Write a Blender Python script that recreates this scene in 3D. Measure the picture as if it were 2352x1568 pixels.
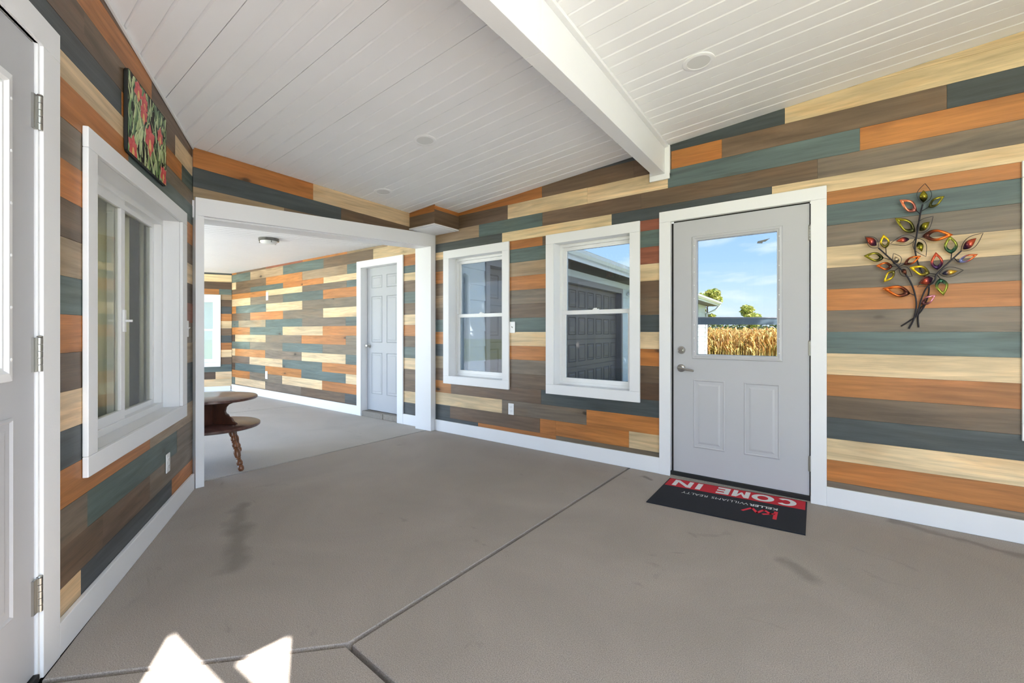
import bpy, bmesh, math, random
from mathutils import Vector, Matrix
random.seed(7)
scene = bpy.context.scene
C = scene.collection
for o in list(bpy.data.objects): bpy.data.objects.remove(o)

# ------------------------------------------------------------------ camera
CAM = (-4.1108, 3.7541, 1.18)
FWD = (0.6147, -0.7888)
cam_d = bpy.data.cameras.new('camera'); cam_d.sensor_width = 36; cam_d.lens = 1045/2352*36
cam_d.shift_y = -22/2352; cam_d.clip_start = .05; cam_d.clip_end = 500
cam = bpy.data.objects.new('camera', cam_d); C.objects.link(cam)
cam.location = CAM; cam.rotation_euler = (math.pi/2, 0, math.atan2(-FWD[0], FWD[1]))
scene.camera = cam
vs = scene.view_settings
vs.view_transform = 'Standard'; vs.look = 'None'; vs.gamma = 1; vs.use_curve_mapping = False
vs.exposure = 1.38

# ------------------------------------------------------------------ sky and sun
SUN_AZ = math.atan2(.376, -.927); SUN_EL = math.radians(50)
w = bpy.data.worlds.new('sky'); scene.world = w; w.use_nodes = True
nt = w.node_tree; nt.nodes.clear()
def N(t, k, **kw):
    n = t.nodes.new(k)
    for a, b in kw.items(): setattr(n, a, b)
    return n
tc = N(nt, 'ShaderNodeTexCoord'); sep = N(nt, 'ShaderNodeSeparateXYZ'); nt.links.new(tc.outputs['Generated'], sep.inputs[0])
ramp = N(nt, 'ShaderNodeValToRGB'); cr = ramp.color_ramp
cr.elements[0].position = 0.0; cr.elements[0].color = (.95, 1.0, 1.05, 1)
cr.elements[1].position = 1.0; cr.elements[1].color = (.34, .55, .95, 1)
for p, c in ((.06, (.80, .97, 1.12, 1)), (.14, (.55, .80, 1.13, 1)), (.24, (.44, .70, 1.10, 1)), (.5, (.40, .62, 1.02, 1))):
    e = cr.elements.new(p); e.color = c
nt.links.new(sep.outputs['Z'], ramp.inputs[0])
# wispy cloud: noise on the direction projected to a flat layer
addz = N(nt, 'ShaderNodeMath', operation='ADD'); addz.inputs[1].default_value = .12; nt.links.new(sep.outputs['Z'], addz.inputs[0])
dx = N(nt, 'ShaderNodeMath', operation='DIVIDE'); dy = N(nt, 'ShaderNodeMath', operation='DIVIDE')
nt.links.new(sep.outputs['X'], dx.inputs[0]); nt.links.new(addz.outputs[0], dx.inputs[1])
nt.links.new(sep.outputs['Y'], dy.inputs[0]); nt.links.new(addz.outputs[0], dy.inputs[1])
cmb = N(nt, 'ShaderNodeCombineXYZ'); nt.links.new(dx.outputs[0], cmb.inputs[0]); nt.links.new(dy.outputs[0], cmb.inputs[1])
cn = N(nt, 'ShaderNodeTexNoise'); cn.inputs['Scale'].default_value = 1.7; cn.inputs['Detail'].default_value = 6; cn.inputs['Roughness'].default_value = .55; cn.inputs['Distortion'].default_value = .5
nt.links.new(cmb.outputs[0], cn.inputs['Vector'])
crm = N(nt, 'ShaderNodeMapRange'); crm.inputs['From Min'].default_value = .50; crm.inputs['From Max'].default_value = .74; crm.inputs['To Max'].default_value = .75
nt.links.new(cn.outputs['Fac'], crm.inputs['Value'])
cmx = N(nt, 'ShaderNodeMix', data_type='RGBA'); nt.links.new(crm.outputs['Result'], cmx.inputs['Factor'])
nt.links.new(ramp.outputs['Color'], cmx.inputs[6]); cmx.inputs[7].default_value = (1.15, 1.18, 1.2, 1)
bg = N(nt, 'ShaderNodeBackground'); bg.inputs['Strength'].default_value = 2.2
nt.links.new(cmx.outputs[2], bg.inputs['Color'])
wo = N(nt, 'ShaderNodeOutputWorld'); nt.links.new(bg.outputs[0], wo.inputs[0])
sd = bpy.data.lights.new('sun_offscreen', 'SUN'); sd.energy = 22.0; sd.color = (1, .965, .91); sd.angle = math.radians(.6)
sun = bpy.data.objects.new('sun_offscreen', sd); C.objects.link(sun)
sv = Vector((math.cos(SUN_AZ)*math.cos(SUN_EL), math.sin(SUN_AZ)*math.cos(SUN_EL), math.sin(SUN_EL)))
sun.rotation_euler = (-sv).to_track_quat('-Z', 'Y').to_euler(); sun.location = sv*30

# ------------------------------------------------------------------ materials
def lin(c):
    f = lambda v: v/12.92 if v <= .04045 else ((v+.055)/1.055)**2.4
    return tuple(f(x/255) for x in c)
MATS = {}
def newmat(name):
    m = bpy.data.materials.new(name); m.use_nodes = True; t = m.node_tree; t.nodes.clear()
    out = N(t, 'ShaderNodeOutputMaterial'); b = N(t, 'ShaderNodeBsdfPrincipled'); t.links.new(b.outputs[0], out.inputs[0])
    MATS[name] = m; return m, t, b, out
def noise(t, vec, scale, detail=3, rough=.5, dist=0):
    n = N(t, 'ShaderNodeTexNoise'); n.inputs['Scale'].default_value = scale; n.inputs['Detail'].default_value = detail
    n.inputs['Roughness'].default_value = rough; n.inputs['Distortion'].default_value = dist
    if vec is not None: t.links.new(vec, n.inputs['Vector'])
    return n.outputs['Fac']
def mrange(t, v, a, b, c, d):
    n = N(t, 'ShaderNodeMapRange'); t.links.new(v, n.inputs['Value'])
    for k, x in zip(('From Min', 'From Max', 'To Min', 'To Max'), (a, b, c, d)): n.inputs[k].default_value = x
    return n.outputs['Result']
def mth(t, op, a, b):
    n = N(t, 'ShaderNodeMath', operation=op)
    for i, x in enumerate((a, b)):
        if isinstance(x, (int, float)): n.inputs[i].default_value = x
        else: t.links.new(x, n.inputs[i])
    return n.outputs[0]
def mixc(t, fac, a, b, mode='MIX'):
    n = N(t, 'ShaderNodeMix', data_type='RGBA', blend_type=mode)
    if isinstance(fac, (int, float)): n.inputs['Factor'].default_value = fac
    else: t.links.new(fac, n.inputs['Factor'])
    for i, x in ((6, a), (7, b)):
        if isinstance(x, tuple): n.inputs[i].default_value = x[:3]+(1,)
        else: t.links.new(x, n.inputs[i])
    return n.outputs[2]
def bump(t, b, h, strength, dist=.01):
    n = N(t, 'ShaderNodeBump'); n.inputs['Strength'].default_value = strength; n.inputs['Distance'].default_value = dist
    t.links.new(h, n.inputs['Height']); t.links.new(n.outputs[0], b.inputs['Normal'])
def scalev(t, v, s):
    n = N(t, 'ShaderNodeVectorMath', operation='MULTIPLY'); t.links.new(v, n.inputs[0]); n.inputs[1].default_value = s
    return n.outputs[0]
def grey(t, v):
    n = N(t, 'ShaderNodeCombineColor')
    for i in range(3): t.links.new(v, n.inputs[i])
    return n.outputs[0]

def paint(name, rgb, rough=.45, bumpy=.06, scale=60, metallic=0):
    m, t, b, o = newmat(name); g = N(t, 'ShaderNodeNewGeometry')
    f = noise(t, g.outputs['Position'], scale, 4)
    f2 = noise(t, g.outputs['Position'], 2.3, 3)
    c = mixc(t, mrange(t, f2, .3, .7, 0, .06), lin(rgb), tuple(x*.6 for x in lin(rgb)))
    t.links.new(c, b.inputs['Base Color']); b.inputs['Roughness'].default_value = rough; b.inputs['Metallic'].default_value = metallic
    if bumpy: bump(t, b, f, bumpy, .004)
    return m
paint('white_paint', (238, 238, 239), .42, .12, 90)
paint('ceiling_vinyl', (246, 246, 247), .5, .03, 40)
paint('white_vinyl', (240, 240, 240), .32, 0)
paint('door_grey', (190, 190, 193), .42, .04, 160)
paint('back_door_grey', (178, 180, 184), .45, .04, 160)
paint('plate_white', (240, 240, 240), .3, 0)
paint('dark_gap', (34, 32, 30), .9, 0)
paint('black_rubber', (22, 22, 23), .6, .1, 60)
paint('nickel', (190, 188, 184), .28, 0, metallic=1)
paint('steel_hinge', (176, 174, 168), .35, .02, metallic=1)
paint('chrome', (120, 118, 114), .2, 0, metallic=1)
paint('stem_metal', (52, 50, 56), .4, 0, metallic=.7)
paint('garage_brown', (122, 112, 108), .5, .1, 40)
paint('garage_trim', (158, 152, 154), .5, .05)
paint('siding_white', (226, 232, 236), .5, .06, 50)
paint('soffit_brown', (92, 80, 72), .7, .1, 30)
paint('gutter_white', (238, 240, 242), .35, 0)
paint('roof_shingle', (96, 92, 90), .9, .4, 20)
paint('rail_steel', (96, 108, 116), .5, .03)
paint('frosted_glass', (232, 232, 228), .3, 0)
paint('lens_white', (226, 226, 225), .45, 0)
paint('house_room', (120, 112, 92), .9, 0)
paint('soil', (30, 26, 23), .95, .3, 30)
paint('sticker', (120, 122, 122), .8, 0)
paint('mat_black', (24, 27, 36), .95, .5, 700)
paint('mat_red', (196, 32, 48), .95, .4, 700)
paint('mat_logo_red', (226, 50, 70), .95, .4, 700)
paint('mat_white', (226, 226, 226), .95, .4, 700)
paint('canvas_black', (18, 20, 18), .6, .1, 200)
paint('bark', (84, 70, 56), .9, .4, 20)
paint('curtain_cloth', (246, 240, 208), .8, .05, 200)

# stained planks: the stain is the object's own colour, the grain comes from the UVs (metres along and across the board)
m, t, b, o = newmat('plank_wood')
uv = N(t, 'ShaderNodeUVMap'); uv.uv_map = 'UVMap'; oi = N(t, 'ShaderNodeObjectInfo')
off = N(t, 'ShaderNodeCombineXYZ'); r1 = mth(t, 'MULTIPLY', oi.outputs['Random'], 37.0); r2 = mth(t, 'MULTIPLY', oi.outputs['Random'], 91.0)
t.links.new(r1, off.inputs[0]); t.links.new(r2, off.inputs[1])
va = N(t, 'ShaderNodeVectorMath', operation='ADD'); t.links.new(uv.outputs[0], va.inputs[0]); t.links.new(off.outputs[0], va.inputs[1])
V = va.outputs[0]
g1 = noise(t, scalev(t, V, (1.1, 13, 1)), 1, 5, .6, 1.2)
g2 = noise(t, scalev(t, V, (6, 190, 1)), 1, 3, .6)
g3 = noise(t, scalev(t, V, (.9, 3.2, 1)), 1, 2)
vor = N(t, 'ShaderNodeTexVoronoi'); vor.inputs['Scale'].default_value = 1
kv = N(t, 'ShaderNodeVectorMath', operation='ADD'); t.links.new(scalev(t, V, (2.1, 5.2, 1)), kv.inputs[0])
kn = N(t, 'ShaderNodeTexNoise'); kn.inputs['Scale'].default_value = 9; t.links.new(V, kn.inputs['Vector'])
t.links.new(scalev(t, kn.outputs['Color'], (.12, .12, 0)), kv.inputs[1]); t.links.new(kv.outputs[0], vor.inputs['Vector'])
sc = N(t, 'ShaderNodeSeparateColor'); t.links.new(vor.outputs['Color'], sc.inputs[0])
pick = mrange(t, sc.outputs[0], .42, .44, 0, 1)
size = mrange(t, sc.outputs[1], 0, 1, .6, 1.5)
kd = mth(t, 'DIVIDE', vor.outputs['Distance'], size)
knot = mth(t, 'MULTIPLY', mrange(t, kd, .05, .10, 1, 0), pick)
halo = mth(t, 'MULTIPLY', mrange(t, kd, .06, .26, 1, 0), pick)
rg = N(t, 'ShaderNodeTexWave', wave_type='BANDS', bands_direction='Y'); rg.inputs['Scale'].default_value = 1.6; rg.inputs['Distortion'].default_value = 14; rg.inputs['Detail'].default_value = 3; rg.inputs['Detail Scale'].default_value = .7
t.links.new(scalev(t, V, (.7, 4.5, 1)), rg.inputs['Vector'])
tone = mth(t, 'ADD', mrange(t, g1, .25, .75, .62, 1.26), mrange(t, g2, .3, .7, -.09, .09))
tone = mth(t, 'ADD', tone, mrange(t, rg.outputs['Fac'], 0, 1, -.045, .045))
tone = mth(t, 'MULTIPLY', tone, mrange(t, g3, .3, .7, .86, 1.14))
tone = mth(t, 'MULTIPLY', tone, mrange(t, halo, 0, 1, 1, .72))
c = mixc(t, 1, oi.outputs['Color'], grey(t, tone), 'MULTIPLY')
c = mixc(t, mrange(t, noise(t, scalev(t, V, (1.7, 6, 1)), 1, 3, .6), .5, .72, 0, .55), c, mixc(t, 1, c, (1.22, .98, .74), 'MULTIPLY'))
c = mixc(t, mth(t, 'MULTIPLY', knot, .85), c, (.028, .018, .011))
t.links.new(c, b.inputs['Base Color']); t.links.new(mrange(t, g1, .2, .8, .52, .38), b.inputs['Roughness'])
bump(t, b, mth(t, 'ADD', g2, mth(t, 'MULTIPLY', g1, .6)), .12, .004)

def wood(name, rgb, rough=.3):
    m, t, b, o = newmat(name); tcn = N(t, 'ShaderNodeTexCoord')
    g1 = noise(t, scalev(t, tcn.outputs['Object'], (3, 30, 8)), 1, 4, .6, .8)
    c = mixc(t, mrange(t, g1, .3, .7, 0, 1), tuple(x*.55 for x in lin(rgb)), tuple(min(1, x*1.3) for x in lin(rgb)))
    t.links.new(c, b.inputs['Base Color']); b.inputs['Roughness'].default_value = rough
    b.inputs['Coat Weight'].default_value = .25; b.inputs['Coat Roughness'].default_value = .15
wood('table_top_wood', (96, 66, 58), .28); wood('table_body_wood', (84, 46, 30), .35); wood('leg_wood', (132, 82, 50), .35)

def concrete(name, base, warm, stains=()):
    m, t, b, o = newmat(name); g = N(t, 'ShaderNodeNewGeometry'); P = g.outputs['Position']
    sp = noise(t, P, 260, 2, .6); mid = noise(t, P, 38, 4, .65); big = noise(t, P, 1.1, 5, .6, .8); st = noise(t, scalev(t, P, (1, 1.7, 1)), 2.6, 5, .62, 1.4)
    c = mixc(t, mrange(t, sp, .36, .64, 0, 1), tuple(x*.66 for x in lin(base)), tuple(min(1, x*1.28) for x in lin(base)))
    c = mixc(t, mrange(t, mid, .35, .65, 0, .35), c, lin(warm))
    c = mixc(t, mrange(t, big, .36, .66, .0, .34), c, tuple(x*.62 for x in lin(base)))
    c = mixc(t, mrange(t, st, .64, .76, 0, .5), c, tuple(x*.45 for x in lin(base)))
    if stains:      # damp marks and scuffs, each a soft-edged streak between two points of the floor
        wob = N(t, 'ShaderNodeVectorMath', operation='SUBTRACT'); wn = N(t, 'ShaderNodeTexNoise'); wn.inputs['Scale'].default_value = 7; wn.inputs['Detail'].default_value = 4
        t.links.new(P, wn.inputs['Vector']); wob.inputs[1].default_value = (.075, .075, .075); t.links.new(scalev(t, wn.outputs['Color'], (.15, .15, .15)), wob.inputs[0])
        pp = N(t, 'ShaderNodeVectorMath', operation='ADD'); t.links.new(P, pp.inputs[0]); t.links.new(wob.outputs[0], pp.inputs[1])
        fl_ = scalev(t, pp.outputs[0], (1, 1, 0))
        for A, B, r_, k_ in stains:
            ab = (B[0]-A[0], B[1]-A[1]); l2 = ab[0]**2+ab[1]**2
            rel = N(t, 'ShaderNodeVectorMath', operation='SUBTRACT'); t.links.new(fl_, rel.inputs[0]); rel.inputs[1].default_value = (A[0], A[1], 0)
            dt = N(t, 'ShaderNodeVectorMath', operation='DOT_PRODUCT'); t.links.new(rel.outputs[0], dt.inputs[0]); dt.inputs[1].default_value = (ab[0]/l2, ab[1]/l2, 0)
            cl_ = N(t, 'ShaderNodeClamp'); t.links.new(dt.outputs['Value'], cl_.inputs['Value'])
            on = N(t, 'ShaderNodeVectorMath', operation='SCALE'); on.inputs[0].default_value = (ab[0], ab[1], 0); t.links.new(cl_.outputs[0], on.inputs['Scale'])
            ds_ = N(t, 'ShaderNodeVectorMath', operation='DISTANCE'); t.links.new(rel.outputs[0], ds_.inputs[0]); t.links.new(on.outputs[0], ds_.inputs[1])
            c = mixc(t, mrange(t, ds_.outputs['Value'], r_*.3, r_*1.3, k_, 0), c, tuple(x*.42 for x in lin(base)))
    t.links.new(c, b.inputs['Base Color']); b.inputs['Roughness'].default_value = .82
    bump(t, b, mth(t, 'ADD', sp, mth(t, 'MULTIPLY', mid, .5)), .35, .004)
STAINS = [((-.75, 2.45), (-1.15, 2.66), .05, .5), ((-1.15, 2.60), (-1.62, 2.82), .06, .55), ((-2.66, .17), (-2.74, .22), .03, .85), ((-3.78, 1.06), (-3.90, 1.16), .05, .5), ((-4.25, .05), (-4.95, .27), .035, .6)]
concrete('concrete', (168, 159, 151), (170, 157, 145), STAINS)
concrete('concrete_light', (184, 179, 172), (178, 168, 158))
concrete('step_concrete', (150, 142, 132), (130, 120, 106))

def ground(name, a, bcol):
    m, t, b, o = newmat(name); g = N(t, 'ShaderNodeNewGeometry'); P = g.outputs['Position']
    c = mixc(t, mrange(t, noise(t, P, 3.0, 6, .7), .35, .65, 0, 1), lin(a), lin(bcol))
    t.links.new(c, b.inputs['Base Color']); b.inputs['Roughness'].default_value = .95
ground('lawn_green', (112, 128, 62), (150, 146, 86)); ground('gravel', (206, 206, 207), (178, 179, 181))

def vcol(name, rough=.5, metallic=0, translucent=False):
    m, t, b, o = newmat(name); a = N(t, 'ShaderNodeVertexColor'); a.layer_name = 'Col'
    t.links.new(a.outputs['Color'], b.inputs['Base Color']); b.inputs['Roughness'].default_value = rough; b.inputs['Metallic'].default_value = metallic
    if translucent:
        tr = N(t, 'ShaderNodeBsdfTranslucent'); t.links.new(a.outputs['Color'], tr.inputs['Color'])
        mx = N(t, 'ShaderNodeMixShader'); mx.inputs[0].default_value = .35
        t.links.new(b.outputs[0], mx.inputs[1]); t.links.new(tr.outputs[0], mx.inputs[2]); t.links.new(mx.outputs[0], o.inputs[0])
vcol('leaf_colour', .6, 0, True); vcol('painted_print', .35); vcol('leaf_metal', .22, .75)

def glass(name, tint, refl=.9):
    m = bpy.data.materials.new(name); m.use_nodes = True; t = m.node_tree; t.nodes.clear(); MATS[name] = m
    out = N(t, 'ShaderNodeOutputMaterial'); tr = N(t, 'ShaderNodeBsdfTransparent'); tr.inputs[0].default_value = tint+(1,)
    gl = N(t, 'ShaderNodeBsdfGlossy'); gl.inputs['Roughness'].default_value = .0; gl.inputs['Color'].default_value = (refl, refl, refl, 1)
    fr = N(t, 'ShaderNodeFresnel'); ge = N(t, 'ShaderNodeNewGeometry'); t.links.new(mrange(t, ge.outputs['Backfacing'], 0, 1, 1.5, 1/1.5), fr.inputs['IOR'])   # same reflection on both faces of a thin pane
    mx = N(t, 'ShaderNodeMixShader'); t.links.new(fr.outputs[0], mx.inputs[0]); t.links.new(tr.outputs[0], mx.inputs[1]); t.links.new(gl.outputs[0], mx.inputs[2])
    t.links.new(mx.outputs[0], out.inputs[0])
glass('tinted_glass', (.40, .42, .44), .35); glass('house_glass', (.96, .97, .93), .45)

# ------------------------------------------------------------------ geometry helpers
WL = {}            # world location of every parent
class Fr:
    """A vertical wall plane: s runs along it, n out of it into the room, z up."""
    def __init__(self, o, d, n):
        l = math.hypot(*d); self.o = o; self.d = (d[0]/l, d[1]/l); self.n = n
    def P(self, s, n, z):
        return (self.o[0]+self.d[0]*s+self.n[0]*n, self.o[1]+self.d[1]*s+self.n[1]*n, z)
RW = Fr((0, 0), (1, 0), (0, 1))
HW = Fr((0, 0), (-.0434, .99906), (-.99906, -.0434))
LF = Fr((-.49013+.02*.48893, 2.72523+.02*.87233), (.87233, -.48893), (-.48893, -.87233))
FW = Fr((5.95, 0), (.436, .9), (-.9, .436))
GF = Fr((.2576, -1.0822), (.0964, -.9953), (-.9953, -.0964))
XY = Fr((0, 0), (1, 0), (0, 1))

def clip(poly, a, b, c):
    """keep a*x+b*y <= c"""
    out = []
    for i in range(len(poly)):
        p, q = poly[i], poly[(i+1) % len(poly)]
        fp = a*p[0]+b*p[1]-c; fq = a*q[0]+b*q[1]-c
        if fp <= 1e-9: out.append(p)
        if (fp < -1e-9 and fq > 1e-9) or (fp > 1e-9 and fq < -1e-9):
            k = fp/(fp-fq); out.append((p[0]+k*(q[0]-p[0]), p[1]+k*(q[1]-p[1])))
    return out if len(out) > 2 else []
def ccw(poly):
    a = sum(poly[i][0]*poly[(i+1) % len(poly)][1]-poly[(i+1) % len(poly)][0]*poly[i][1] for i in range(len(poly)))
    return poly if a > 0 else poly[::-1]
def edges_hp(poly):
    """half planes (a,b,c) with inside a*x+b*y<=c of a convex ccw polygon"""
    r = []
    for i in range(len(poly)):
        p, q = poly[i], poly[(i+1) % len(poly)]
        a, b = q[1]-p[1], p[0]-q[0]; l = math.hypot(a, b); r.append((a/l, b/l, (a*p[0]+b*p[1])/l))
    return r
def subtract(polys, hole):
    hp = edges_hp(ccw(hole)); out = []
    for poly in polys:
        cur = poly
        for a, b, c in hp:
            if not cur: break
            o_ = clip(cur, -a, -b, -c)
            if o_: out.append(o_)
            cur = clip(cur, a, b, c)
    return out
def inset(poly, d):
    poly = ccw(poly); hp = [(a, b, c-d) for a, b, c in edges_hp(poly)]; n = len(poly); out = []
    for i in range(n):
        a1, b1, c1 = hp[i-1]; a2, b2, c2 = hp[i]; det = a1*b2-a2*b1
        out.append(((c1*b2-c2*b1)/det, (a1*c2-a2*c1)/det))
    return out

class MB:
    def __init__(self): self.v = []; self.f = []; self.uv = []; self.col = []; self.fcol = None
    def prism(self, fr, poly, n0, n1, col=None):
        b = len(self.v); k = len(poly)
        for n in (n0, n1):
            for s, z in poly: self.v.append(fr.P(s, n, z)); self.uv.append((s, z)); self.col.append(col)
        self.f.append(list(range(b+k, b+2*k))); self.f.append(list(range(b, b+k))[::-1])
        for i in range(k):
            j = (i+1) % k; self.f.append([b+i, b+j, b+k+j, b+k+i])
        return self
    def box(self, fr, s0, s1, z0, z1, n0, n1): return self.prism(fr, [(s0, z0), (s1, z0), (s1, z1), (s0, z1)], n0, n1)
    def hprism(self, poly, z0, z1):      # horizontal polygon in world x,y
        b = len(self.v); k = len(poly)
        for z in (z0, z1):
            for x, y in poly: self.v.append((x, y, z)); self.uv.append((x, y)); self.col.append(None)
        self.f.append(list(range(b+k, b+2*k))); self.f.append(list(range(b, b+k))[::-1])
        for i in range(k):
            j = (i+1) % k; self.f.append([b+i, b+j, b+k+j, b+k+i])
        return self
    def face(self, pts, col=None):
        b = len(self.v)
        for p in pts: self.v.append(tuple(p)); self.uv.append((p[0], p[1])); self.col.append(col)
        self.f.append(list(range(b, b+len(pts)))); return self
    def tube(self, pts, rad, seg=8, cap=True):
        pts = [Vector(p) for p in pts]; n = len(pts); rad = rad if isinstance(rad, (list, tuple)) else [rad]*n
        up = None; b = len(self.v)
        for i, p in enumerate(pts):
            tg = (pts[min(i+1, n-1)]-pts[max(i-1, 0)]).normalized()
            if up is None: up = tg.orthogonal().normalized()
            up = (up-tg*up.dot(tg)).normalized(); sd_ = tg.cross(up)
            for k in range(seg):
                a = 2*math.pi*k/seg; q = p+(up*math.cos(a)+sd_*math.sin(a))*rad[i]
                self.v.append(tuple(q)); self.uv.append((0, 0)); self.col.append(None)
        for i in range(n-1):
            for k in range(seg):
                k2 = (k+1) % seg; self.f.append([b+i*seg+k, b+i*seg+k2, b+(i+1)*seg+k2, b+(i+1)*seg+k])
        if cap: self.f.append([b+k for k in range(seg)][::-1]); self.f.append([b+(n-1)*seg+k for k in range(seg)])
        return self
    def lathe(self, base, axis, prof, seg=24):   # prof: (radius, height along axis)
        ax = Vector(axis).normalized(); u_ = ax.orthogonal().normalized(); v_ = ax.cross(u_); b = len(self.v); n = len(prof)
        for r, h in prof:
            for k in range(seg):
                a = 2*math.pi*k/seg; q = Vector(base)+ax*h+(u_*math.cos(a)+v_*math.sin(a))*max(r, .0004); self.v.append(tuple(q)); self.uv.append((0, 0)); self.col.append(None)
        for i in range(n-1):
            for k in range(seg):
                k2 = (k+1) % seg; self.f.append([b+i*seg+k, b+i*seg+k2, b+(i+1)*seg+k2, b+(i+1)*seg+k])
        self.f.append([b+k for k in range(seg)][::-1]); self.f.append([b+(n-1)*seg+k for k in range(seg)]); return self
    def build(self, name, mat, parent=None, color=None, bevel=0, smooth=False, origin=None, recalc=True, uv=False):
        if not self.v: return None
        xs, ys, zs = zip(*self.v)
        og = Vector(origin) if origin else Vector(((min(xs)+max(xs))/2, (min(ys)+max(ys))/2, min(zs)))
        me = bpy.data.meshes.new(name); me.from_pydata([tuple(Vector(v)-og) for v in self.v], [], self.f)
        if uv:
            ul = me.uv_layers.new(name='UVMap')
            for l in me.loops: ul.data[l.index].uv = self.uv[l.vertex_index]
        if any(c is not None for c in self.col):
            ca = me.color_attributes.new('Col', 'FLOAT_COLOR', 'POINT')
            for i, c_ in enumerate(self.col): ca.data[i].color = tuple(c_ or (1, 1, 1))+(1,)
        if recalc:
            bm = bmesh.new(); bm.from_mesh(me); bmesh.ops.recalc_face_normals(bm, faces=bm.faces); bm.to_mesh(me); bm.free()
        if smooth:
            for p in me.polygons: p.use_smooth = True
            me.set_sharp_from_angle(angle=math.radians(38))
        me.materials.append(MATS[mat])
        ob = bpy.data.objects.new(name, me); C.objects.link(ob)
        if parent is not None: ob.parent = parent; ob.location = og-WL[parent.name]
        else: ob.location = og
        WL[ob.name] = og
        if color: ob.color = tuple(color)+(1,)
        if bevel:
            bv = ob.modifiers.new('edge', 'BEVEL'); bv.width = bevel; bv.segments = 2; bv.limit_method = 'ANGLE'; bv.angle_limit = math.radians(40)
        return ob
def tag(o, label, cat=None, group=None, kind=None):
    o['label'] = label
    if cat: o['category'] = cat
    if group: o['group'] = group
    if kind: o['kind'] = kind
    return o
def thing(name, loc, label, cat, group=None, kind=None):
    o = bpy.data.objects.new(name, None); C.objects.link(o); o.location = loc; o.empty_display_size = .1
    WL[o.name] = Vector(loc); return tag(o, label, cat, group, kind)
def rects_minus(s0, s1, z0, z1, holes):
    cuts = sorted({s0, s1, *[min(max(x, s0), s1) for h in holes for x in h[:2]]}); out = []
    for a, b in zip(cuts, cuts[1:]):
        if b-a < 1e-4: continue
        mid = (a+b)/2; zz = [(z0, z1)]
        for h in holes:
            if h[0] <= mid <= h[1]:
                nz = []
                for p, q in zz:
                    if h[2] > p: nz.append((p, min(q, h[2])))
                    if h[3] < q: nz.append((max(p, h[3]), q))
                zz = [(p, q) for p, q in nz if q-p > .002]
        out += [(a, b, p, q) for p, q in zz]
    return out
def ceil_z(x, y): return 2.52-.0705*x+.018*y

# plank stains
ST = dict(C=(238, 209, 165), O=(200, 130, 66), B=(121, 99, 78), G=(134, 119, 102), T=(98, 115, 112), S=(78, 85, 87), N=(176, 152, 122),
          D=(92, 70, 52), R=(160, 96, 72))
def stain(k):
    j = .80*random.uniform(.9, 1.1); r = lin(ST[k]); return tuple(min(1, x*j*random.uniform(.98, 1.02)) for x in r)
def planks(fr, parent, rows, holes, top=None, n_front=0.0):
    """rows: (z0, z1, s_start, [(s_end, stain), ...]); holes cut out; top = (a,b): z <= a+b*s"""
    for z0, z1, st, pcs in rows:
        a = st
        for e, k in pcs:
            lo, hi = min(a, e), max(a, e); a = e
            if hi-lo < .004: continue
            mb = MB(); nf = n_front-random.uniform(0, .0015)
            for r in rects_minus(lo+.0006, hi-.0006, z0+.0006, z1-.0006, holes):
                poly = [(r[0], r[2]), (r[1], r[2]), (r[1], r[3]), (r[0], r[3])]
                if top: poly = clip(poly, -top[1], 1, top[0])
                if poly: mb.prism(fr, poly, nf-.014, nf)
            ob = mb.build('plank', 'plank_wood', parent, stain(k), uv=True)
def wall_core(name, fr, s0, s1, z1, holes, n0, n1, mat, label, top=None):
    mb = MB()
    for r in rects_minus(s0, s1, 0, z1, holes):
        poly = [(r[0], r[2]), (r[1], r[2]), (r[1], r[3]), (r[0], r[3])]
        if top: poly = clip(poly, -top[1], 1, top[0])
        if poly: mb.prism(fr, poly, n0, n1)
    o = mb.build(name, mat); return tag(o, label, 'wall', kind='structure')

# ------------------------------------------------------------------ floor
fo = MB().hprism([(-8.2, -.3), (7.2, -.3), (7.2, 6.5), (-8.2, 7.2)], -.14, -.062).build('floor', 'soil'); tag(fo, 'grey concrete slab floor with dark joints between the slabs', 'floor', kind='structure')
jB = (-2.568, 2.779)
slabs = [([(.06, -.02), (.02, 2.48), (-1.906, 3.53), jB, (-2.482, -.02)], 'concrete'),
         ([(-1.906, 3.53), jB, (-8, 3.1), (-8, 6.95)], 'concrete'),
         ([(-2.482, -.02), jB, (-8, 3.1), (-8, -.02)], 'concrete'),
         ([(.06, -.02), (3.04, -.02), (3.6, 3.9), (.0, 3.9)], 'concrete_light'),
         ([(3.04, -.02), (6.0, -.02), (7.1, 2.3), (7.1, 3.9), (3.6, 3.9)], 'concrete_light')]
for poly, mt in slabs:
    p0 = inset(poly, .009); p1 = inset(poly, .011); p2 = inset(poly, .014); mb = MB(); k = len(p0)
    for ring, z in ((p0, -.061), (p1, -.004), (p2, 0)):
        for x, y in ring: mb.v.append((x, y, z)); mb.uv.append((x, y)); mb.col.append(None)
    for L in (0, 1):
        for i in range(k): j = (i+1) % k; mb.f.append([L*k+i, L*k+j, (L+1)*k+j, (L+1)*k+i])
    mb.f.append([2*k+i for i in range(k)]); mb.f.append([i for i in range(k)][::-1])
    mb.build('concrete_slab', mt, fo)

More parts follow.
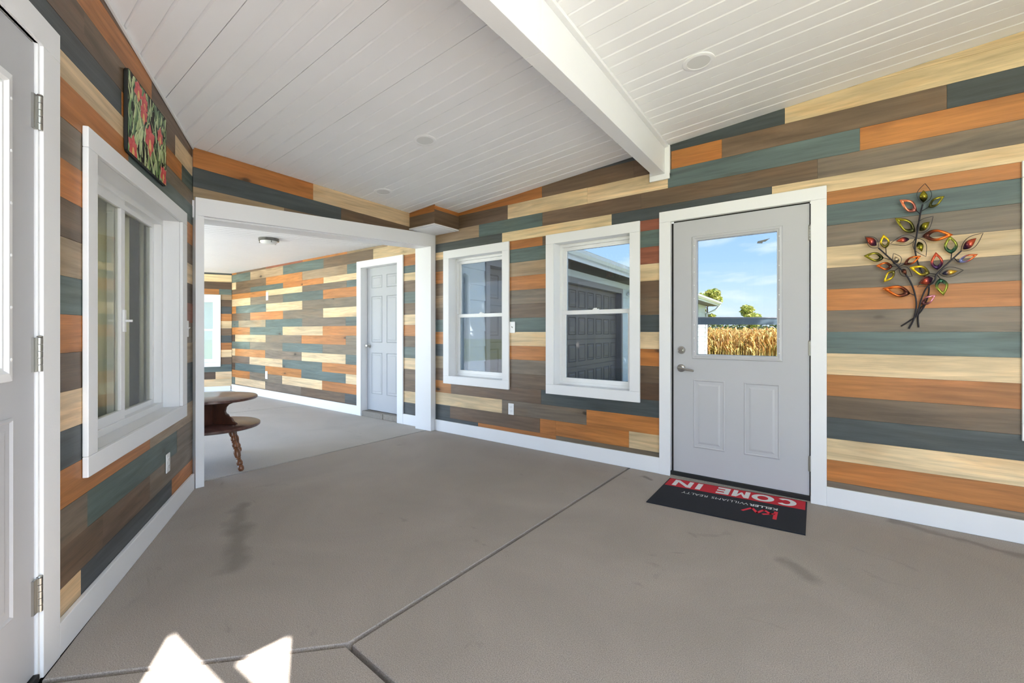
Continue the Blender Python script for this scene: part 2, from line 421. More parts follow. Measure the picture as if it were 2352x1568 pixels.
# ------------------------------------------------------------------ right wall
WIN = [(-1.156, -.17), (-2.582, -1.62), (-5.78, -4.793)]
WZ = (.575, 2.13)
DOOR = (-3.898, -2.751, 0, 2.172)
BDOOR = (.575, 1.597, 0, 2.172)
holesR = [(a+.075, b-.075, WZ[0]+.075, WZ[1]-.075) for a, b in WIN]+[(DOOR[0]+.08, DOOR[1]-.08, -.01, 2.095), (BDOOR[0]+.1, BDOOR[1]-.09, -.01, 2.085)]
wr = wall_core('wall_right', RW, -7.0, 6.1, 3.3, holesR, -.19, -.0145, 'siding_white', 'long wall clad in mixed stained planks with windows and entry door')
holesP = [(a+.02, b-.02, WZ[0]+.02, WZ[1]-.02) for a, b in WIN]+[(DOOR[0]+.02, DOOR[1]-.02, 0, 2.15), (BDOOR[0]+.02, BDOOR[1]-.02, 0, 2.15)]
def us(u): # wall coordinate of an image column, for joints read off the photograph
    r = ((u-1176)/1045, 1.0); dx_ = r[0]*-.78876+r[1]*.6147; dy_ = r[0]*-.6147-r[1]*.78876; k = -CAM[1]/dy_; return CAM[0]+k*dx_
Z = lambda k: 1.18+.1441*k
DL, DR, END = -2.752, -3.897, -6.98
def row(z0, z1, left, right, joint=None):
    """left pieces: (u_end, stain) up to the door; right pieces beyond it"""
    L = [(us(u) if u else DL-.3, k) for u, k in left]; return (z0, z1, -.02, L+[((us(u) if u else END), k) for u, k in right])
wl = 1095; w2 = 1365      # joints hidden behind the windows
rowsR = [
 row(.03, Z(-7), [(1098, 'S'), (1277, 'O'), (0, 'G')], [(0, 'G')]),
 row(Z(-7), Z(-6), [(1033.6, 'S'), (1240, 'B'), (1276.6, 'O'), (1444.6, 'O'), (0, 'C')], [(2500, 'O'), (0, 'B')]),
 row(Z(-6), Z(-5), [(1152.8, 'C'), (1347, 'G'), (0, 'O')], [(2600, 'C'), (0, 'O')]),
 row(Z(-5), Z(-4), [(1035.7, 'O'), (1242.8, 'B'), (0, 'S')], [(2500, 'S'), (0, 'C')]),
 row(Z(-4), Z(-3), [(wl, 'B'), (w2, 'B'), (0, 'D')], [(2450, 'B'), (0, 'T')]),
 row(Z(-3), Z(-2), [(wl, 'N'), (w2, 'G'), (0, 'B')], [(2550, 'O'), (0, 'B')]),
 row(Z(-2), Z(-1), [(wl, 'S'), (w2, 'O'), (0, 'O')], [(2500, 'C'), (0, 'O')]),
 row(Z(-1), Z(0), [(wl, 'O'), (w2, 'C'), (0, 'C')], [(2600, 'T'), (0, 'C')]),
 row(Z(0), Z(1), [(wl, 'T'), (w2, 'T'), (0, 'S')], [(2500, 'G'), (0, 'S')]),
 row(Z(1), Z(2), [(wl, 'B'), (w2, 'B'), (0, 'B')], [(2450, 'O'), (0, 'C')]),
 row(Z(2), Z(3), [(wl, 'N'), (w2, 'G'), (0, 'B')], [(2550, 'G'), (0, 'O')]),
 row(Z(3), Z(4), [(wl, 'B'), (w2, 'O'), (0, 'C')], [(2500, 'C'), (0, 'T')]),
 row(Z(4), Z(5), [(wl, 'O'), (w2, 'N'), (0, 'R')], [(2600, 'G'), (0, 'C')]),
 row(Z(5), 2.04, [(wl, 'B'), (w2, 'T'), (0, 'T')], [(2500, 'T'), (0, 'O')]),
 row(2.04, 2.13, [(wl, 'C'), (1246, 'O'), (w2, 'B'), (0, 'R')], [(2550, 'O'), (0, 'B')]),
 row(2.13, 2.232, [(1153, 'S'), (1404.7, 'C'), (1773, 'S')], [(0, 'C')]),
 row(2.232, 2.367, [(1100, 'N'), (1245.6, 'T'), (1472, 'B'), (1878, 'B')], [(0, 'G')]),
 row(2.367, 2.516, [(1166, 'B'), (1349, 'C'), (1534, 'C'), (1975, 'T')], [(0, 'O')]),
 row(2.516, 2.663, [(1244.7, 'O'), (1456, 'B'), (1542, 'B'), (1658, 'O'), (2175, 'B')], [(0, 'S')]),
 row(2.663, 2.80, [(1802.5, 'S')], [(0, 'C')]),
 row(2.80, 2.95, [(1900, 'C')], [(0, 'C')])]
planks(RW, wr, rowsR, holesP, top=(2.518, -.0705))
# back-room stretch of the same wall
zb = [.02, .144, .281, .425, .566, .707, .848, .990, 1.125, 1.269, 1.400, 1.545, 1.688, 1.831, 1.930, 2.023, 2.163, 2.318, 2.46]
S1 = 857
def brow(i, pcs, strip): return (zb[i], zb[i+1], 6.0, [(us(u), k) for u, k in pcs]+[(.24, strip)])
rowsB = [brow(0, [(690, 'B'), (900, 'D')], 'S'), brow(1, [(540, 'T'), (609, 'C'), (691, 'G'), (792, 'B'), (870, 'S')], 'S'),
 brow(2, [(573.5, 'O'), (648, 'G'), (739.7, 'C'), (870, 'O')], 'C'), brow(3, [(540, 'D'), (609, 'T'), (692, 'O'), (794, 'T'), (870, 'C')], 'B'),
 brow(4, [(573, 'B'), (648.6, 'C'), (739.6, 'T'), (870, 'O')], 'B'), brow(5, [(540, 'C'), (609, 'O'), (692.8, 'G'), (794, 'C'), (870, 'T')], 'C'),
 brow(6, [(573.7, 'T'), (648.6, 'G'), (740.6, 'T'), (870, 'G')], 'T'), brow(7, [(540, 'D'), (610, 'C'), (692.5, 'G'), (794, 'O'), (870, 'G')], 'B'),
 brow(8, [(574, 'O'), (649, 'T'), (741, 'C'), (870, 'O')], 'O'), brow(9, [(548, 'T'), (610, 'N'), (693.7, 'T'), (794, 'G'), (870, 'T')], 'C'),
 brow(10, [(574.8, 'B'), (650, 'O'), (742, 'G'), (870, 'C')], 'B'), brow(11, [(542, 'O'), (611, 'T'), (694, 'C'), (870, 'G')], 'T'),
 brow(12, [(575, 'C'), (650, 'G'), (742, 'T'), (870, 'O')], 'B'), brow(13, [(611, 'O'), (694, 'C'), (796, 'G'), (870, 'T')], 'C'),
 brow(14, [(575, 'B'), (650, 'T'), (695, 'O'), (743, 'O'), (870, 'C')], 'T'), brow(15, [(542, 'C'), (611, 'B'), (694, 'O'), (797, 'N'), (870, 'T')], 'O'),
 brow(16, [(575, 'T'), (650, 'N'), (743, 'T'), (S1, 'B')], 'C'), brow(17, [(543, 'O'), (611, 'B'), (695, 'R'), (797, 'O'), (890, 'N')], 'C')]
planks(RW, wr, rowsB, holesP, top=(2.345, .002))

# ------------------------------------------------------------------ ceiling of the main room
LWa, LWb = -.48893, -.87233
LWc = LWa*LF.o[0]+LWb*LF.o[1]          # room side of the left wall: LWa*x+LWb*y >= LWc
def sunproj(p, dz=0.0):
    x, y = p
    for _ in range(5):
        zc = ceil_z(x, y)+dz; h = zc/math.tan(SUN_EL); x, y = p[0]+math.cos(SUN_AZ)*h, p[1]+math.sin(SUN_AZ)*h
    return (x, y)
patch1 = [(-1.968, 3.168), (-2.39, 3.156), (-2.95, 3.14), (-2.85, 3.72)]
patch2 = [(-2.344, 2.892), (-2.335, 3.089), (-2.52, 3.083), (-2.685, 3.078)]
ce = MB()
rp = [[(.6, -.24), (.6, 5.2), (-7.2, 7.4), (-7.2, -.24)]]
for ph in (patch1, patch2): rp = subtract(rp, [sunproj(p, .07) for p in ph])
for poly in rp:
    b0 = len(ce.v); k = len(poly)
    for dz in (.06, .11):
        for x, y in poly: ce.v.append((x, y, ceil_z(x, y)+dz)); ce.uv.append((x, y)); ce.col.append(None)
    ce.f.append(list(range(b0, b0+k))); ce.f.append(list(range(b0+k, b0+2*k))[::-1])
    for i in range(k): j = (i+1) % k; ce.f.append([b0+i, b0+j, b0+k+j, b0+k+i])
ceil = ce.build('ceiling', 'roof_shingle'); tag(ceil, 'white grooved panel ceiling sloping down towards the wide opening', 'ceiling', kind='structure')
holesC = [[sunproj(p) for p in ph] for ph in (patch1, patch2)]
PB = .1055; G_ = .014; GD = .015
def ceiling_panel(y0, nb):
    mb = MB()
    strips = []
    for i in range(nb):
        a, b_ = y0+i*PB, y0+(i+1)*PB
        lo = a+(.0 if i else .0018); hi = b_-(G_ if i < nb-1 else .0018)
        strips.append((lo, hi, 0, 0))
        if i < nb-1: strips += [(b_-G_, b_-.0002, 0, GD), (b_-.0002, b_, GD, 0)]
    strips += [(y0+.0017, y0+.0018, .02, 0), (y0+nb*PB-.0018, y0+nb*PB-.0017, 0, .02)]
    for lo, hi, za, zb_ in strips:
        polys = [[(-7.0, lo), (.02-.0434*lo, lo), (.02-.0434*hi, hi), (-7.0, hi)]]
        polys = [p for p in (clip(q, -LWa, -LWb, -LWc) for q in polys) if p]
        if hi > 3.3:
            for h in holesC: polys = subtract(polys, h)
        for p in polys:
            mb.face([(x, y, ceil_z(x, y)+za+(zb_-za)*(y-lo)/(hi-lo)) for x, y in p])
    if mb.v:
        o = mb.build('ceiling_panel', 'ceiling_vinyl', ceil, recalc=False)
y = -.10
while y < 6.0:
    ceiling_panel(y, 4); y += 4*PB

# ------------------------------------------------------------------ header wall over the wide opening
OPL, OPR = 2.52, 0.0
hdr_top = (2.527, .0176)
mb = MB(); mb.prism(HW, clip([(0, 2.2), (2.6, 2.04), (2.6, 2.9), (0, 2.9)], -.0176, 1, 2.58), -.235, -.0145)
wh = mb.build('wall_header', 'white_paint'); tag(wh, 'short plank-clad wall over the wide opening to the back room', 'wall', kind='structure')
def hplank(pts, k):
    mb = MB(); poly = clip(pts, -.061, -1, -2.330)          # sits above the lintel line
    poly = clip(poly, -.0176, 1, 2.526) if poly else poly
    if poly: mb.prism(HW, poly, -.014, -random.uniform(0, .0012)); mb.build('plank', 'plank_wood', wh, stain(k), uv=True)
e1 = lambda s: 2.364+.0236*s
e2 = lambda s: 2.252+.0095*s
def us_h(u):
    r = ((u-1176)/1045, 1.0); dx_ = r[0]*-.78876+r[1]*.6147; dy_ = r[0]*-.6147-r[1]*.78876
    k = (HW.n[0]*-CAM[0]+HW.n[1]*-CAM[1])/(HW.n[0]*dx_+HW.n[1]*dy_); x, y_ = CAM[0]+k*dx_, CAM[1]+k*dy_; return x*HW.d[0]+y_*HW.d[1]
def hrow(lo, hi, st, pcs):
    a = st
    for e, k in pcs:
        hplank([(e+.0006, lo(e)+.0006), (a-.0006, lo(a)+.0006), (a-.0006, hi(a)-.0006), (e+.0006, hi(e)-.0006)], k); a = e
hrow(e1, lambda s: 2.6, 2.53, [(us_h(719.4), 'O'), (0.0, 'C')])
hrow(e2, e1, 2.53, [(us_h(783.7), 'S'), (us_h(835), 'B'), (0.0, 'B')])
hrow(lambda s: 2.10, e2, 2.53, [(us_h(653), 'N'), (us_h(830), 'B'), (0, 'B')])
# white casing of the opening: lintel that drops to the left, two posts
t1 = thing('trim_1', HW.P(1.26, 0, 0), 'white painted board casing around the wide opening', 'trim', kind='structure')
ltop = lambda s: 2.350-.0611*s
lbot = lambda s: 2.202-.0565*s
MB().prism(HW, [(OPL, lbot(OPL)), (OPL, ltop(OPL)), (0.002, ltop(0)), (0.002, lbot(0))], -.255, .019).build('lintel', 'white_paint', t1, bevel=.002)
MB().box(HW, .002, .079, 0, lbot(.0)-.001, -.25, .018).build('post', 'white_paint', t1, bevel=.002)
MB().box(HW, 2.462, 2.52, 0, lbot(2.5), -.25, .018).build('post', 'white_paint', t1, bevel=.002)
# ------------------------------------------------------------------ boxed soffit in the corner
t_s = thing('soffit_box', (-.2, .2, 2.35), 'small plank-faced soffit box with white underside in the corner above the opening', 'soffit', kind='structure')
sb = [(.0, .004), (-.40, .004), (-.42, .385), (-.016, .385)]
mb = MB(); b0 = 0
for (x, y_) in sb: mb.v.append((x, y_, 2.352)); mb.uv.append((x, y_)); mb.col.append(None)
for (x, y_) in sb: mb.v.append((x, y_, ceil_z(x, y_)+.0)); mb.uv.append((x, y_)); mb.col.append(None)
mb.f = [[0, 1, 2, 3], [4, 5, 6, 7], [0, 1, 5, 4], [1, 2, 6, 5], [2, 3, 7, 6], [3, 0, 4, 7]]
mb.build('core', 'white_paint', t_s)
SFa = Fr((-.42, .385), (.999, .0), (0, 1)); SFb = Fr((-.40, 0), (-.0524, .9986), (-.9986, -.0524))
def cz_a(s): return ceil_z(-.42+s, .40)
MB().box(SFa, -.012, .40, 2.352, 2.478, 0, .012).build('plank', 'plank_wood', t_s, stain('B'), uv=True)
MB().prism(SFa, [(-.012, 2.479), (.10, 2.479), (.40, 2.479), (.40, cz_a(.4)-.002), (-.012, cz_a(-.012)-.002)], 0, .012).build('plank', 'plank_wood', t_s, stain('O'), uv=True)
MB().box(SFb, .005, .397, 2.352, 2.505, 0, .012).build('plank', 'plank_wood', t_s, stain('B'), uv=True)
MB().box(SFb, .005, .397, 2.506, 2.546, 0, .012).build('plank', 'plank_wood', t_s, stain('O'), uv=True)
mb = MB(); mb.hprism([(.0, .006), (-.418, .006), (-.438, .402), (-.018, .402)], 2.338, 2.352).build('bottom_board', 'white_paint', t_s)
MB().hprism([(-.035, .04), (-.385, .04), (-.402, .365), (-.05, .365)], 2.333, 2.338).build('bottom_panel', 'ceiling_vinyl', t_s)

# ------------------------------------------------------------------ beam
BM = thing('trim_2', (-2.76, 0, 2.487), 'white boxed ceiling beam running from the plank wall over the room', 'beam', kind='structure')
bd = (-.0600, .9982); BF = Fr((-2.698, .0), bd, (-bd[1], bd[0]))     # n points towards the door side
def beam_part(name, n0, n1, z0, z1, s0, s1, bev=.002):
    mb = MB(); pts = []
    for s in (s0, s1):
        for n in (n0, n1):
            for top in (0, 1):
                x, y_, _ = BF.P(s, n, 0); z_ = z0 if (not top and z0 is not None) else (z1 if top and z1 is not None else ceil_z(x, y_))
                mb.v.append((x, y_, z_)); mb.uv.append((s, z_)); mb.col.append(None)
    mb.f = [[0, 1, 3, 2], [4, 5, 7, 6], [0, 1, 5, 4], [2, 3, 7, 6], [0, 2, 6, 4], [1, 3, 7, 5]]
    return mb.build(name, 'white_paint', BM, bevel=bev)
beam_part('beam_body', 0, .098, 2.487, None, .0, 2.0)
beam_part('beam_body', 0, .098, 2.4865, None, 2.002, 4.6)
MBt = MB()
def strip(n0, n1, h):
    mb = MB()
    for s in (0, 4.6):
        for n in (n0, n1):
            for tp in (0, 1):
                x, y_, _ = BF.P(s, n, 0); mb.v.append((x, y_, ceil_z(x, y_)-h*(1-tp))); mb.uv.append((0, 0)); mb.col.append(None)
    mb.f = [[0, 1, 3, 2], [4, 5, 7, 6], [0, 1, 5, 4], [2, 3, 7, 6], [0, 2, 6, 4], [1, 3, 7, 5]]
    mb.build('ceiling_strip', 'white_paint', BM, bevel=.0015)
strip(.098, .128, .022); strip(-.03, 0, .022)
# U-shaped trim where the beam meets the wall
MB().box(RW, -2.838, -2.797, 2.452, ceil_z(-2.82, 0)-.004, .001, .020).build('end_trim', 'white_paint', BM, bevel=.002)
MB().box(RW, -2.838, -2.668, 2.440, 2.486, .001, .021).build('end_trim', 'white_paint', BM, bevel=.002)
MB().box(RW, -2.697, -2.668, 2.488, ceil_z(-2.67, 0)-.004, .001, .020).build('end_trim', 'white_paint', BM, bevel=.002)

# ------------------------------------------------------------------ left wall
LTOP = (2.5388, -.0703)        # ceiling height along the left wall
a_ = ceil_z(*LF.P(0, 0, 0)[:2]); b_ = ceil_z(*LF.P(1, 0, 0)[:2])-a_; LTOP = (a_, b_)
LWIN = (-1.286, .2, .586, 2.018)
LDOOR = (-2.72, -1.502, 0, 2.255)
holesL = [(LWIN[0]+.070, LWIN[1]-.094, LWIN[2]+.069, LWIN[3]-.069), (LDOOR[0]+.09, LDOOR[1]-.095, -.01, 2.16)]
wlf = wall_core('wall_left', LF, -4.3, .47, 3.4, holesL, -.20, -.0145, 'house_room', 'angled plank-clad house wall with sliding window and white door', top=(LTOP[0]+.03, LTOP[1]))
def us_l(u):
    r = ((u-1176)/1045, 1.0); dx_ = r[0]*-.78876+r[1]*.6147; dy_ = r[0]*-.6147-r[1]*.78876
    q = (LF.o[0]-CAM[0], LF.o[1]-CAM[1]); k = (LF.n[0]*q[0]+LF.n[1]*q[1])/(LF.n[0]*dx_+LF.n[1]*dy_)
    x, y_ = CAM[0]+k*dx_-LF.o[0], CAM[1]+k*dy_-LF.o[1]; return x*LF.d[0]+y_*LF.d[1]
def lrow(z0, z1, pcs): return (z0, z1, -4.28, [(us_l(u) if u else .447, k) for u, k in pcs])
M1 = 300
zl = [.03, .242, .386, .531, .674, .816, .959, 1.102, 1.245, 1.387, 1.530, 1.673, 1.816, 1.966, 2.110, 2.210, 2.326, 2.466, 2.602, 2.76, 2.9]
rowsL = [lrow(.03, .242, [(186, 'C'), (395, 'S'), (0, 'O')]), lrow(zl[1], zl[2], [(237, 'B'), (345, 'B'), (0, 'G')]), lrow(zl[2], zl[3], [(201, 'G'), (407, 'T'), (0, 'G')]),
 lrow(zl[3], zl[4], [(345, 'O'), (0, 'N')]), lrow(zl[4], zl[5], [(M1, 'S'), (0, 'S')]), lrow(zl[5], zl[6], [(M1, 'C'), (0, 'S')]), lrow(zl[6], zl[7], [(M1, 'B'), (0, 'N')]),
 lrow(zl[7], zl[8], [(M1, 'O'), (0, 'G')]), lrow(zl[8], zl[9], [(M1, 'T'), (0, 'R')]), lrow(zl[9], zl[10], [(M1, 'N'), (0, 'D')]), lrow(zl[10], zl[11], [(M1, 'B'), (0, 'C')]),
 lrow(zl[11], zl[12], [(M1, 'O'), (0, 'B')]), lrow(zl[12], zl[13], [(M1, 'G'), (0, 'O')]), lrow(zl[13], zl[14], [(295, 'O'), (0, 'T')]), lrow(zl[14], zl[15], [(330, 'C'), (0, 'G')]),
 lrow(zl[15], zl[16], [(280, 'S'), (418, 'O'), (0, 'T')]), lrow(zl[16], zl[17], [(194, 'B'), (403, 'B'), (0, 'C')]), lrow(zl[17], zl[18], [(349, 'O'), (0, 'B')]), lrow(zl[18], zl[19], [(350, 'B'), (0, 'C')]),
 lrow(zl[19], zl[20], [(100, 'B'), (0, 'B')])]
rowsL = [(1.18+(z0-1.18)*1.023 if z0 > .05 else z0, 1.18+(z1-1.18)*1.023, st, pc) for z0, z1, st, pc in rowsL]
planks(LF, wlf, rowsL, [(LWIN[0]+.02, LWIN[1]-.02, LWIN[2]+.02, LWIN[3]-.02), (LDOOR[0]+.02, LDOOR[1]-.02, 0, 2.235)], top=(LTOP[0]-.006, LTOP[1]))
# thin white edge trim under the ceiling
mb = MB(); mb.prism(LF, [(-4.28, LTOP[0]-4.28*LTOP[1]-.024), (.447, LTOP[0]+.447*LTOP[1]-.016), (.447, LTOP[0]+.447*LTOP[1]-.001), (-4.28, LTOP[0]-4.28*LTOP[1]-.001)], .001, .012)
tag(mb.build('trim_3', 'white_vinyl'), 'thin white channel trim along the top of the angled wall', 'trim', kind='structure')

# ------------------------------------------------------------------ far wall of the back room
FWIN = (.192, 1.15, .49, 1.917)
wf = wall_core('wall_far', FW, -.05, 4.3, 2.6, [(FWIN[0]+.09, FWIN[1]-.09, FWIN[2]+.09, FWIN[3]-.09)], -.17, -.0145, 'siding_white', 'plank-clad end wall of the back room with a small window')
def frow(z0, z1, pcs): return (z0, z1, .004, pcs)
zf = [.03, .10, .244, .388, .532, .676, .820, .964, 1.108, 1.252, 1.396, 1.54, 1.684, 1.82, 1.925, 2.03, 2.174, 2.318, 2.42]
ff = ['O', 'C', None, 'T', 'B', 'C', 'O', 'S', 'B', 'C', 'O', 'S', 'D', 'N', None, 'D', 'C', 'S']
rowsF = []
for i, k in enumerate(ff):
    if i == 2: pcs = [(.28, 'C'), (1.2, 'D'), (2.4, 'C'), (4.2, 'T')]
    elif i == 14: pcs = [(.22, 'T'), (1.0, 'O'), (2.2, 'C'), (4.2, 'B')]
    else: pcs = [(1.3+.2*(i % 3), k), (2.6, 'TCBOS'[i % 5]), (4.2, 'BOCTN'[i % 5])]
    rowsF.append(frow(zf[i], zf[i+1], pcs))
planks(FW, wf, rowsF, [(FWIN[0]+.02, FWIN[1]-.02, FWIN[2]+.02, FWIN[3]-.02)], top=(2.35, 0))
# back-room ceiling: panels run along the far wall
cb = MB().hprism([(-.0+.26, -.2), (6.05, -.2), (8.0, 4.0), (.05, 4.0)], 2.40, 2.46).build('ceiling_back', 'roof_shingle'); tag(cb, 'flat white grooved ceiling of the back room', 'ceiling', kind='structure')
FB = Fr((5.95, 0), (.436, .9), (-.9, .436))
k_ = 0; PBB = .1055
while k_*4*PBB < 7.0:
    mb = MB(); n0 = k_*4*PBB
    for i in range(4):
        a, c_ = n0+i*PBB, n0+(i+1)*PBB
        for lo, hi, za, zb_ in ((a, c_-.008, 0, 0), (c_-.008, c_-.0004, 0, .018), (c_-.0004, c_, .018, 0)):
            poly = [FB.P(s, n, 0)[:2] for s, n in ((-3.5, lo), (4.4, lo), (4.4, hi), (-3.5, hi))]
            poly = clip(poly, 0, -1, .013); poly = clip(poly, -1, -.0434, -.262) if poly else poly; poly = clip(poly, 0, 1, 4.0) if poly else poly
            if poly:
                pts = []
                for x, y_ in poly:
                    n = (x-5.95)*-.9+y_*.436; pts.append((x, y_, 2.352+za+(zb_-za)*max(0, min(1, (n-lo)/(hi-lo)))))
                mb.face(pts)
    mb.build('ceiling_panel', 'ceiling_vinyl', cb, recalc=False); k_ += 1

# ------------------------------------------------------------------ baseboards
def baseboard(name, fr, s0, s1, h, lab, n=.018):
    tag(MB().box(fr, s0, s1, 0.001, h, 0.0005, n).build(name, 'white_paint', bevel=.003), lab, 'baseboard', kind='structure')
baseboard('baseboard_right', RW, -2.752, -.02, .133, 'white baseboard under the two plain windows of the plank wall')
baseboard('baseboard_right', RW, -6.98, -3.897, .133, 'white scuffed baseboard beneath the metal leaf decoration')
baseboard('baseboard_right', RW, .262, .574, .133, 'short white baseboard between the grey panel door and the opening post')
baseboard('baseboard_right', RW, 1.598, 5.93, .133, 'long white baseboard of the back room beside the grey panel door')
baseboard('baseboard_left', LF, -1.501, .405, .12, 'white baseboard under the sliding window on the angled wall', .02)
baseboard('baseboard_far', FW, .02, 4.2, .10, 'white baseboard of the back room end wall')

# ------------------------------------------------------------------ added rear wall, out of view: blocks light from the plank-wall side
tag(MB().hprism([(-6.6, .0), (-6.45, .0), (-6.45, 3.3), (-6.6, 3.3)], 0, 2.93).build('wall_rear_added', 'white_paint'), 'plain white wall added out of view to block light from the plank-wall side', 'wall', kind='structure')

# ------------------------------------------------------------------ windows in the plank walls
def hung_window(name, fr, a, b, z0, z1, label, cw=.092, depth=.112, glassm='tinted_glass'):
    t = thing(name, fr.P((a+b)/2, 0, z0), label, 'window', kind='structure')
    n1 = .02
    # casing boards
    MB().box(fr, a, b, z1-cw, z1, .001, n1).build('casing', 'white_paint', t, bevel=.002)
    MB().box(fr, a, b, z0, z0+cw, .001, n1).build('casing', 'white_paint', t, bevel=.002)
    for s0, s1 in ((a, a+cw), (b-cw, b)): MB().box(fr, s0, s1, z0+cw+.0006, z1-cw-.0006, .001, n1).build('casing', 'white_paint', t, bevel=.002)
    # reveal
    ia, ib, iz0, iz1 = a+cw, b-cw, z0+cw, z1-cw
    for q in ((ia-.014, ia, iz0-.014, iz1+.014), (ib, ib+.014, iz0-.014, iz1+.014), (ia, ib, iz1, iz1+.014), (ia, ib, iz0-.014, iz0)):
        MB().box(fr, q[0], q[1], q[2], q[3], -depth-.06, .0005).build('jamb', 'white_paint', t)
    # vinyl frame
    fwd = .026; e = depth
    def ring(nm, s0, s1, zz0, zz1, wv, nA, nB, par):
        mb = MB(); mb.box(fr, s0, s1, zz0, zz0+wv, nA, nB); mb.box(fr, s0, s1, zz1-wv, zz1, nA, nB); mb.box(fr, s0, s0+wv, zz0+wv, zz1-wv, nA, nB); mb.box(fr, s1-wv, s1, zz0+wv, zz1-wv, nA, nB)
        return mb.build(nm, 'white_vinyl', par, bevel=.002)
    ring('frame', ia, ib, iz0, iz1, fwd, -e-.055, -e+.018, t)
    mid = (iz0+iz1)/2+.01; sa, sb_ = ia+fwd, ib-fwd; lo, hi = iz0+fwd, iz1-fwd
    up = ring('upper_sash', sa, sb_, mid-.012, hi, .034, -e-.045, -e-.012, t)
    lw = ring('lower_sash', sa, sb_, lo, mid+.026, .040, -e-.010, -e+.014, t)
    MB().box(fr, sa+.034, sb_-.034, mid+.022, hi-.034, -e-.030, -e-.026).build('pane', glassm, up)
    MB().box(fr, sa+.040, sb_-.040, lo+.040, mid-.014, -e-.001, -e+.003).build('pane', glassm, lw)
    mb = MB(); mc = (sa+sb_)/2; mb.box(fr, mc-.03, mc+.03, mid+.026, mid+.034, -e-.008, -e+.012); mb.box(fr, mc-.008, mc+.022, mid+.034, mid+.043, -e-.004, -e+.008)
    mb.build('sash_lock', 'white_vinyl', lw, bevel=.001)
    return t
hung_window('window_1', RW, WIN[0][0], WIN[0][1], *WZ, 'white double-hung window nearest the opening post, brown garage door frame behind it')
hung_window('window_2', RW, WIN[1][0], WIN[1][1], *WZ, 'white double-hung window beside the entry door, gutter and panel garage door behind it')
hung_window('window_3', RW, WIN[2][0], WIN[2][1], *WZ, 'white cased window at the end of the plank wall past the metal leaves')
hung_window('window_4', FW, FWIN[0], FWIN[1], FWIN[2], FWIN[3], 'small white double-hung window in the back room end wall', cw=.085, depth=.10, glassm='house_glass')

# sliding window of the house
def sliding_window():
    fr = LF; a, b, z0, z1 = LWIN
    t = thing('window_5', fr.P((a+b)/2, 0, z0), 'white sliding window with deep sill and beige curtain in the angled wall', 'window', kind='structure')
    cl, cr_, cz = .086, .11, .085; n1 = .0215
    ia, ib, iz0, iz1 = a+cl, b-cr_, z0+cz, z1-cz
    for q in ((a, b, iz1, z1), (a, b, z0, iz0), (a, ia, iz0+.0006, iz1-.0006), (ib, b, iz0+.0006, iz1-.0006)):
        MB().box(fr, *q, .001, n1).build('casing', 'white_paint', t, bevel=.003)
    d = .105
    for nm, q in (('jamb', (ia-.014, ia, iz0-.014, iz1+.014)), ('jamb', (ib, ib+.014, iz0-.014, iz1+.014)), ('jamb', (ia, ib, iz1, iz1+.014)), ('sill', (ia, ib, iz0-.014, iz0))):
        MB().box(fr, *q, -d-.08, .0005).build(nm, 'white_paint', t)
    def ring(nm, s0, s1, zz0, zz1, wv, nA, nB, par):
        mb = MB(); mb.box(fr, s0, s1, zz0, zz0+wv, nA, nB); mb.box(fr, s0, s1, zz1-wv, zz1, nA, nB); mb.box(fr, s0, s0+wv, zz0+wv, zz1-wv, nA, nB); mb.box(fr, s1-wv, s1, zz0+wv, zz1-wv, nA, nB)
        return mb.build(nm, 'white_vinyl', par, bevel=.002)
    ring('frame', ia, ib, iz0, iz1, .035, -d-.07, -d+.015, t)
    mid = us_l(272)+.0
    mid = (ia+ib)/2
    s_in = ring('sliding_sash', ia+.03, mid+.03, iz0+.03, iz1-.03, .056, -d-.022, -d+.004, t)
    s_out = ring('fixed_sash', mid-.03, ib-.03, iz0+.03, iz1-.03, .034, -d-.056, -d-.026, t)
    MB().box(fr, ia+.078, mid-.018, iz0+.078, iz1-.078, -d-.012, -d-.008).build('pane', 'house_glass', s_in)
    MB().box(fr, mid+.004, ib-.064, iz0+.064, iz1-.064, -d-.044, -d-.040).build('pane', 'house_glass', s_out)
    mb = MB(); mb.box(fr, mid-.006, mid+.018, 1.18, 1.30, -d+.004, -d+.014); mb.box(fr, mid+.002, mid+.010, 1.235, 1.247, -d+.014, -d+.045)
    mb.build('latch', 'white_vinyl', s_in, bevel=.001)
sliding_window()
# room behind the sliding window, with its curtain
mb = MB()
for q in ((-2.0, .7, .0, 2.5, -1.32, -1.30), (-2.0, -1.98, 0, 2.5, -1.30, -.205), (.68, .70, 0, 2.5, -1.30, -.205)): mb.box(LF, *q)
mb.box(LF, -2.0, .7, 2.48, 2.5, -1.30, -.205); mb.box(LF, -2.0, .7, 0, .02, -1.30, -.205)
tag(mb.build('wall_house_room', 'house_room'), 'dim house room seen behind the sliding window', 'wall', kind='structure')
def curtain(s0, s1, lab):
    mb = MB(); k = 90; rows_ = []
    for i in range(k+1):
        s = s0+(s1-s0)*i/k; n = -.222+.016*math.sin(i*1.15)+.005*math.sin(i*.43); rows_.append((s, n))
    for s, n in rows_:
        for z in (.62, 2.0): mb.v.append(LF.P(s, n, z)); mb.uv.append((s, z)); mb.col.append(None)
    for i in range(k): mb.f.append([2*i, 2*i+2, 2*i+3, 2*i+1])
    o = mb.build('curtain', 'curtain_cloth', smooth=True, recalc=False)
    sm = o.modifiers.new('cloth', 'SOLIDIFY'); sm.thickness = .003
    return tag(o, lab, 'curtain')
curtain(-1.25, -.12, 'pale beige pleated curtain hanging behind the sliding sash')
curtain(.11, .66, 'pale beige pleated curtain hanging behind the fixed sash')

